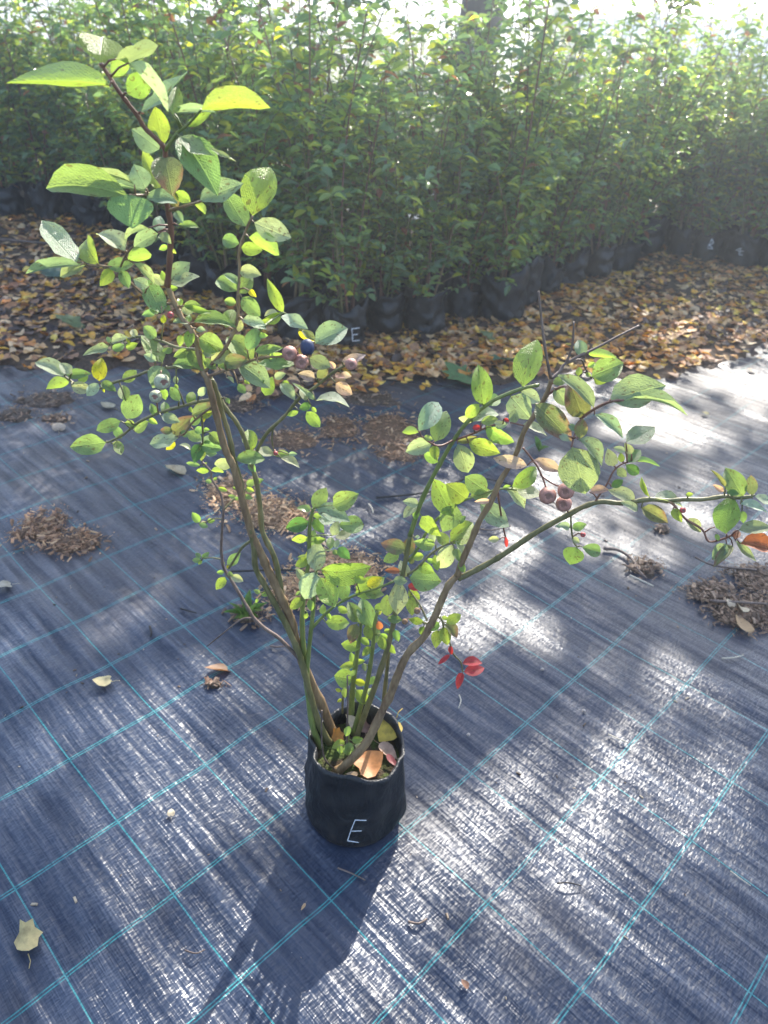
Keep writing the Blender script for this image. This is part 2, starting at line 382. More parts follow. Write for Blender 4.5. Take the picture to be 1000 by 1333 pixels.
def front_y(x):
    for a, b in zip(frontline[:-1], frontline[1:]):
        if a.x <= x <= b.x: return a.y + (b.y - a.y) * (x - a.x) / (b.x - a.x)
    return frontline[0].y if x < frontline[0].x else frontline[-1].y
def strip_soil():
    b = MB(); nx, ny = 260, 46; v = []; f = []
    for c in range(nx + 1):
        x = -4.2 + 8.4 * c / nx
        ya = front_y(x) + .02 + .18 * noise.noise(Vector((x * 2.3, 1.7, 0))) + .10 * noise.noise(Vector((x * 7, 4.7, 0))) + .05 * noise.noise(Vector((x * 23, 4.7, 0))); yb = line_y(x) + 2.6
        for a in range(ny + 1):
            t = (a / ny) ** 1.4; y = ya + (yb - ya) * t
            z = .004 + .012 * min(1, t * 6) + .010 * noise.noise(Vector((x * 7, y * 7, 2))) * min(1, t * 8) + .004 * noise.noise(Vector((x * 30, y * 30, 2)))
            if a == 0: z = -.006
            v.append((x, y, z))
    for c in range(nx):
        for a in range(ny):
            k = c * (ny + 1) + a; f.append((k, k + ny + 1, k + ny + 2, k + 1))
    b.add(v, f); return b.mesh('soil_strip', M['soil'])
tag(link('soil_strip', strip_soil()), kind='structure')

# ------------------------------------------------------------------ leaf prototypes
def leaf_mesh(name, fold, bend, twist, wav, seed, mat, pw=.66, pq=.9, seg=7):
    rnd = random.Random(seed); b = MB(); v = []; f = []
    prof = [((t ** pw) * ((1 - t) ** pq)) for t in np.linspace(0, 1, 101)]; mxp = max(prof)
    v.append((0, 0, 0))
    for k in range(1, seg):
        t = k / seg; w = ((t ** pw) * ((1 - t) ** pq)) / mxp * .5
        zc = bend * (t - t * t * 1.7) * .5 - bend * .25 * t * t
        for x in (-w, -w * .5, 0, w * .5, w):
            z = zc + fold * abs(x) + twist * x * (t - .3) + wav * math.sin(t * 9 + rnd.random() + (2 if x < 0 else 0)) * abs(x)
            v.append((x, t, z))
    v.append((0, 1, bend * (1 - 1.7) * .5 - bend * .25))
    for c in range(4): f.append((0, 2 + c, 1 + c))
    for k in range(seg - 2):
        o1, o2 = 1 + 5 * k, 6 + 5 * k
        for c in range(4): f.append((o1 + c, o1 + c + 1, o2 + c + 1, o2 + c))
    o = 1 + 5 * (seg - 2); last = len(v) - 1
    for c in range(4): f.append((o + c, o + c + 1, last))
    b.add(v, f); return b.mesh(name, mat)
LEAF = [leaf_mesh('leaf_blade', .25, .18, .15, .05, 1, M['leaf']), leaf_mesh('leaf_blade', .4, .3, -.2, .08, 2, M['leaf'], .62, .88),
        leaf_mesh('leaf_blade', .12, -.15, .3, .10, 3, M['leaf'], .75, .85), leaf_mesh('leaf_blade', .3, .45, .1, .06, 4, M['leaf'], .8, .8),
        leaf_mesh('leaf_blade', .18, .1, -.35, .12, 5, M['leaf'], .62, 1.0)]
CLS = {  # base colour + blush; W, L, B include sun glare, backlight, sky sheen
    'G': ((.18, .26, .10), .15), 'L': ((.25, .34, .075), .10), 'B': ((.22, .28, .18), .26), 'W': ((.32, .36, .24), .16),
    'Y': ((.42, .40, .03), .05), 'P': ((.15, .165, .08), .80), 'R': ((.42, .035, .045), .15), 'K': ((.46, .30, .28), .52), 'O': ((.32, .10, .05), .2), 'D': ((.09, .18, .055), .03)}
rl = random.Random(11)
def place_leaf(base, tipdir_px, depth, wpx, cls, parent, name='leaf', zc=None):
    """base: world point, tipdir_px: tip pixel, wpx: apparent width in photo pixels"""
    V = (CAM - base); dist = V.length; V.normalize()
    d = ray(*tipdir_px); zb = (base - CAM).dot(cF)
    tip = CAM + d * (zb / d.dot(cF)); L = (tip - base).length
    tip = tip + (CAM - tip).normalized() * (depth * L)
    a = tip - base; L = a.length; a.normalize()
    want = {'W': (SUN + V), 'L': (V * .9 - SUN * .55), 'Y': (V * .9 - SUN * .4), 'B': (Vector((0, 0, 1)) + V * .7), 'G': (V + Vector((0, 0, .5)) - SUN * .1), 'D': (V + Vector((0, 0, .4)))}.get(cls, V + Vector((0, 0, .25)))
    want = want.normalized() + Vector((rl.gauss(0, .22), rl.gauss(0, .22), rl.gauss(0, .22)))
    n = want - a * want.dot(a); n.normalize()
    face = V - a * V.dot(a); face.normalize()
    W0 = wpx * 1.26 * zb / FPX
    for _ in range(8):
        cv = abs(n.dot(face))
        if W0 / max(cv, .05) <= max(.62 * L, W0): break
        n = (n + face * (.3 if n.dot(face) >= 0 else -.3)).normalized()
    cv = max(abs(n.dot(face)), .3); W = min(W0 / cv, max(.85 * L, W0)) if wpx > 20 else min(W0 / cv, .64 * L)
    if n.z < 0: n = -n
    s = a.cross(n); s.normalize()
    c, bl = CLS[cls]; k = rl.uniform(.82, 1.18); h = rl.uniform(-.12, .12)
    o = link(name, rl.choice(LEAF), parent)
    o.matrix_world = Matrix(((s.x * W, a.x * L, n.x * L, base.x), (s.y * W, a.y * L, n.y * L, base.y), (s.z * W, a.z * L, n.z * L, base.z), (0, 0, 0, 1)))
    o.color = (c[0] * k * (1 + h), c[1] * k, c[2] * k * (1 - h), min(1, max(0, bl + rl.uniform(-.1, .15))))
    return o

# ------------------------------------------------------------------ grow bags
def bag_mesh(name, r0, r1, h, seed, squash=.0, slump=.0, nseg=72, soil_z=.75, rough_=.7, rimw=1.0):
    rg = random.Random(seed); o = Vector((rg.uniform(0, 50), rg.uniform(0, 50), rg.uniform(0, 50))); b = MB(); v = []; f = []
    prof = [(.0, .0), (.88, .0), (.975, .004), (1.0, .013)]
    n = 15
    rows = [(r0 * q, z) for q, z in prof] + [(r0 + (r1 - r0) * (k / n) ** 1.2 , .013 + (h - .013) * k / n) for k in range(1, n + 1)]
    inner = [(r1 - .004, h - .001), (r1 - .006, h - .015), (r1 - .006, h * .85), (r1 - .006, h * soil_z - .01)]
    allr = rows + inner
    for k, (r, z) in enumerate(allr):
        for q in range(nseg):
            a = 2 * math.pi * q / nseg; ca, sa = math.cos(a), math.sin(a)
            t = z / h; p = Vector((ca * .9, sa * .9, z * 5)) + o
            w = noise.noise(p * 1.6) * .010 * min(1, z / .03) + noise.noise(Vector((ca * 2.8, sa * 2.8, z * 7)) + o) * .006 * min(1, z / .03)
            w += (abs(noise.noise(Vector((ca * 4 + z * 9, sa * 4 - z * 14, z * 12)) + o)) - .2) * .011 * min(1, z / .03) * rough_
            w += (abs(noise.noise(Vector((ca * 1.6 - z * 12, sa * 1.6 + z * 16, z * 5)) + o * 2)) - .2) * .020 * min(1, z / .03) * rough_
            if k >= len(rows): w *= .9
            rr = r + w; x, y = ca * rr, sa * rr * (1 - squash)
            zz = z
            if t > .6:
                u = (t - .6) / .4; zz += u * u * rimw * (.010 * math.sin(a * 2 + o.x) + .016 * noise.noise(Vector((ca * 1.8, sa * 1.8, 3)) + o)) - slump * u * u * max(0, -sa)
            v.append((x, y, zz))
    R_ = len(allr)
    for k in range(R_ - 1):
        for q in range(nseg):
            q2 = (q + 1) % nseg
            if k == 0: f.append((q, q2, nseg + q2, nseg + q))
            else: f.append((k * nseg + q, k * nseg + q2, (k + 1) * nseg + q2, (k + 1) * nseg + q))
    f.append(tuple(range(nseg - 1, -1, -1)))
    b.add(v, f); return b
def disc_mesh(name, r, z, seed, mat, amp=.006, nr=10, ns=36):
    b = MB(); v = [(0, 0, z)]; f = []; rg = random.Random(seed); o = Vector((rg.uniform(0, 9), rg.uniform(0, 9), 0))
    for k in range(1, nr + 1):
        for q in range(ns):
            a = 2 * math.pi * q / ns; rr = r * k / nr; x, y = math.cos(a) * rr, math.sin(a) * rr
            v.append((x, y, z + amp * noise.noise(Vector((x * 30, y * 30, 0)) + o) + amp * .6 * noise.noise(Vector((x * 80, y * 80, 0)) + o)))
    for q in range(ns): f.append((0, 1 + q, 1 + (q + 1) % ns))
    for k in range(nr - 1):
        for q in range(ns):
            q2 = (q + 1) % ns; f.append((1 + k * ns + q, 1 + (k + 1) * ns + q, 1 + (k + 1) * ns + q2, 1 + k * ns + q2))
    b.add(v, f); return b.mesh(name, mat)

# ------------------------------------------------------------------ the bush in front
POT = Vector((-.023, .848, 0)); PR0, PR1, PH = .089, .079, .178
bush = empty('potted_blueberry', POT); bpy.context.view_layer.update()
tag(bush, 'single blueberry bush in a black bag marked E, alone on the open weed mat', 'potted plant')
def child(name, me, parent):
    o = link(name, me, parent)
    o.matrix_parent_inverse = parent.matrix_world.inverted(); return o
mainbag = bag_mesh('grow_bag', PR0, PR1, PH, 3, 0, .006, 96, .75, .38)
mb = link('grow_bag', mainbag.mesh('grow_bag', M['bag']), bush)
SOILZ = .142
link('soil', disc_mesh('soil', PR1 - .004, SOILZ, 5, M['pot_soil'], .007, 14, 48), bush)
# chalk letter drawn on the polythene: hit the bag surface along each pixel's ray
def make_bvh(b):
    from mathutils.bvhtree import BVHTree
    return BVHTree.FromPolygons([Vector(p) for p in b.v], [list(q) for q in b.f])
def chalk(strokes, bvh, loc, parent, rad=.00085, rotz=0.0, scale=1.0):
    b = MB()
    inv = (Matrix.Translation(loc) @ Matrix.Rotation(rotz, 4, 'Z') @ Matrix.Scale(scale, 4)).inverted()
    for st in strokes:
        pts = []
        for (x0, y0), (x1, y1) in zip(st[:-1], st[1:]):
            for k in range(9):
                t = k / 8; d = ray(x0 + (x1 - x0) * t, y0 + (y1 - y0) * t)
                ol = inv @ CAM; dl = (inv.to_3x3() @ d).normalized()
                h = bvh.ray_cast(ol, dl)
                if h[0] is not None: pts.append(h[0] - dl * .0003 / scale)
        if len(pts) > 1: b.tube(pts, rad / scale, 5)
    return link('letter_mark', b.mesh('letter_mark', M['chalk']), parent)
bvh_main = make_bvh(mainbag)
chalk([[(477, 1068), (462.5, 1067.5), (457, 1081), (452.5, 1094.5), (467, 1096.5)], [(457, 1082), (471, 1081.5)]], bvh_main, POT, mb)

# canes: (kind, diameter px at start, at end, depth offset start, end, pixels).  'soil' = rooted in the bag, None = continue from the nearest cane
CANES = [
 ('cane', 'cane_brown', 13, 7, 'soil', -.06, "434 956 421 922 403 884 388 845 378 805 368 782 360 764 348 740 342 725 329 699 321 670 312 637 304 608 295 589 289 570 282 541 276 517 270 494 263 480 257 450 249 430 236 413 226 392 218 372"),
 ('cane', 'cane_red', 8, 5, None, -.13, "218 372 221 340 222 320 223 300 219 274 214 250 213 222 215 196 205 182 188 166 180 152 166 134 154 118 140 96 131 82"),
 ('cane', 'cane_olive', 9, 6, 'soil', -.03, "430 969 413 935 402 897 392 858 383 836 373 814 359 788 346 764 333 740 331 715 326 690 318 655 313 625 305 600 300 574 295 555 289 536 282 509 276 494"),
 ('cane', 'cane_olive', 8, 5, None, -.01, "368 782 362 745 356 722 342 693 339 664 334 627 328 606 324 589 316 565 306 547 295 533 286 517 279 502 274 490"),
 ('cane', 'cane_green', 9, 4, 'soil', .02, "418 974 408 948 402 910 398 870 394 830 394 784 398 756 402 728 403 690 405 673 408 662"),
 ('cane', 'cane_green', 7, 4, 'soil', .0, "425 966 408 925 400 880 404 830 408 792 410 760 412 744"),
 ('twig', 'cane_green', 4, 3, None, -.02, "406 818 423 800 439 787 462 775 490 766 512 757"),
 ('twig', 'cane_brown', 4.5, 3, None, -.05, "270 491 282 486 308 477 324 470 345 465 370 463 395 447 410 446"),
 ('twig', 'cane_brown', 5, 3, None, -.05, "265 485 290 458 305 430 310 408 310 384 312 352 311 328 320 300 329 281"),
 ('twig', 'cane_olive', 5, 3, None, -.03, "331 594 346 566 362 550 373 539 390 518 410 504 432 486 447 477 456 474"),
 ('twig', 'cane_green', 3.5, 2.5, None, .02, "345 424 352 418 362 411 369 407 380 416 392 430"),
 ('twig', 'cane_olive', 4.5, 3, None, -.04, "277 520 258 523 240 528 206 538 180 550 160 566 140 576"),
 ('twig', 'cane_olive', 4, 3, None, -.04, "266 480 240 478 225 478 194 483 176 490 148 498 128 506 100 500 84 490"),
 ('twig', 'cane_olive', 4, 2.5, None, .0, "258 455 230 452 210 444 180 438 160 444 144 448"),
 ('twig', 'cane_brown', 4, 3, None, -.08, "227 394 205 395 188 384 170 368 156 352 140 347 113 345"),
 ('twig', 'cane_brown', 3, 2.5, None, -.08, "156 350 163 334 172 322"),
 ('twig', 'cane_brown', 4, 3, None, -.12, "219 274 235 270 252 265 262 262"),
 ('twig', 'cane_brown', 4, 3, None, -.12, "216 260 200 252 186 254 168 254"),
 ('twig', 'cane_green', 5, 3, None, -.14, "215 196 232 172 243 164 262 143"),
 ('twig', 'cane_brown', 3.5, 2.5, None, .05, "276 530 262 540 248 553 240 565 230 567"),
 ('twig', 'cane_olive', 3, 2, None, .03, "262 540 264 560 264 578"),
 ('twig', 'twig_dead', 5, 2.5, None, .08, "390 858 365 832 345 818 331 805 320 787 307 765 299 752 291 738 289 725 288 712 290 677 291 662 288 645 283 635 276 624 274 613 263 601"),
 ('twig', 'twig_dead', 3, 1.5, None, .04, "331 805 315 806 296 820 270 841"),
 ('twig', 'cane_olive', 2, 1.5, None, .10, "289 728 276 726 264 727"),
 ('twig', 'cane_olive', 2, 1.5, None, .09, "290 676 279 675 268 680"),
 ('twig', 'cane_olive', 2.5, 1.5, None, .10, "292 663 304 650 314 644 322 634"),
 ('twig', 'cane_olive', 4, 3, None, .02, "328 703 316 712 308 724 298 740"),
 ('twig', 'cane_olive', 2.5, 1.5, None, .0, "356 556 354 572 357 588"),
 ('cane', 'cane_olive', 8, 6, 'soil', .0, "464 960 477 924 490 889 502 852 511 818 516 790 522 760 528 730 534 697"),
 ('cane', 'cane_green', 6.5, 4.5, None, -.02, "534 697 547 657 564 620 580 591 590 574 607 551 631 529 649 518 679 506 702 501"),
 ('cane', 'cane_green', 9, 4, 'soil', .03, "457 938 458 910 461 880 465 850 468 830 470 812"),
 ('cane', 'cane_green', 7, 4, 'soil', .02, "460 956 470 919 478 890 485 846 488 812 492 795"),
 ('cane', 'cane_olive', 6, 4, 'soil', .03, "497 935 501 900 505 862 508 836"),
 ('cane', 'cane_brown', 12, 9, 'soil', -.02, "438 1006 464 982 480 962 496 929 509 903 517 881 531 851 552 829 566 803 574 784 584 762 596 749"),
 ('cane', 'cane_brown', 9, 6, None, -.07, "596 749 602 730 613 705 624 679 640 652 650 628 662 609 674 586 682 562 694 543 711 515 718 493"),
 ('cane', 'cane_olive', 8, 5, None, -.09, "597 753 616 744 640 731 658 720 700 692 740 670 761 659 783 653 810 655 845 650 868 652 889 650 916 650 943 646 960 648 980 646"),
 ('twig', 'twig_dead', 4.5, 2.5, None, -.03, "718 493 729 483 738 472 780 451 812 434 832 424"),
 ('twig', 'twig_dead', 4, 3, None, -.06, "717 492 710 456 705 416 701 379"),
 ('twig', 'twig_dead', 3.5, 2.5, None, -.06, "737 473 745 450 747 419"),
 ('twig', 'cane_red', 3.5, 2.5, None, -.12, "868 652 877 657 892 675 914 689 923 705 943 701 952 697"),
 ('twig', 'cane_red', 3, 2, None, -.05, "774 654 782 642 791 629 799 613 812 603 830 600"),
 ('twig', 'cane_olive', 2.5, 2, None, -.05, "743 670 744 690 747 706 752 712"),
 ('twig', 'cane_olive', 3, 2, None, .0, "570 803 576 808 579 824 586 838 590 851 600 862 602 874"),
 ('twig', 'cane_olive', 3, 2, None, .02, "556 808 547 788 533 768"),
 ('twig', 'cane_olive', 3, 2, None, .02, "556 812 545 809 535 806"),
 ('twig', 'cane_olive', 3.5, 2.5, None, .0, "531 748 545 738 560 722 576 711 589 706"),
 ('twig', 'cane_green', 4, 2.5, None, .0, "533 730 544 714 557 690 574 671 597 655 618 646 640 639 658 636 673 638"),
 ('twig', 'cane_red', 3, 2, None, -.05, "681 583 690 594 700 608 708 626 712 640"),
 ('twig', 'cane_red', 2, 2, None, -.05, "703 618 720 630 733 634"),
 ('twig', 'cane_red', 3, 2, None, -.04, "592 572 575 580 563 578 548 567"),
 ('twig', 'cane_red', 3, 2, None, -.05, "592 573 612 566 640 554 655 551"),
 ('twig', 'cane_red', 2.5, 2, None, -.05, "686 556 678 553 664 550"),
 ('twig', 'cane_red', 3.5, 2.5, None, -.14, "711 515 735 503 750 522 757 545 748 566 744 582"),
 ('twig', 'cane_red', 4, 3, None, -.15, "756 545 773 533 794 523 812 521"),
 ('twig', 'twig_dead', 3, 2, None, -.03, "738 473 756 468 762 480 770 492"),
 ('twig', 'cane_red', 3, 2, None, .03, "648 640 652 668 656 690 659 702"),
 ('twig', 'twig_dead', 2.5, 2, 'soil', -.04, "452 990 452 950 453 915 452 880"),
 ('twig', 'twig_dead', 2.5, 2, 'soil', -.07, "440 1004 424 990 419 965 419 925"),
 ('twig', 'cane_olive', 3, 2, 'soil', .03, "446 934 446 915 448 896"),
 ('twig', 'cane_green', 3, 2, 'soil', -.02, "452 985 453 968 455 950"),
]
YP = POT.y; canes = []; allpts = []   # allpts: (px, py, dy, cane index, world)
for ci, (kind, mat, d0, d1, s0, s1, txt) in enumerate(CANES):
    q = [float(t) for t in txt.split()]; px = list(zip(q[::2], q[1::2]))
    if s0 == 'soil': y0 = gnd(px[0][0], px[0][1], SOILZ - .004).y - YP
    else:
        bst = min(allpts, key=lambda a: (a[0] - px[0][0]) ** 2 + (a[1] - px[0][1]) ** 2); y0 = bst[2]
    seglen = [0]
    for a, b in zip(px[:-1], px[1:]): seglen.append(seglen[-1] + math.hypot(b[0] - a[0], b[1] - a[1]))
    pts = []; rad = []
    for k, (x, y) in enumerate(px):
        t = seglen[k] / seglen[-1]; ts = t if s0 != 'soil' else min(1, t * 1.3)
        dy = y0 + (s1 - y0) * ts + .006 * noise.noise(Vector((x * .02, y * .02, ci)))* (1 if k else 0)
        P = onY(x, y, YP + dy); pts.append(P)
    sm = catmull(pts, 4); b = MB(); rr = []
    for k, P in enumerate(sm):
        t = k / (len(sm) - 1); z = (P - CAM).dot(cF)
        node = 1 + (.14 if k % 5 == 0 else 0) + .06 * math.sin(k * 1.7 + ci)
        rr.append((d0 + (d1 - d0) * t) * .5 * z / FPX * node * (1.25 if (k == 0 and s0 == 'soil') else 1))
        x, y, _ = proj(P); allpts.append((x, y, P.y - YP, ci, P))
    b.tube(sm, rr, 8); canes.append([kind, M[mat], b])
AP = np.array([(a[0], a[1]) for a in allpts])

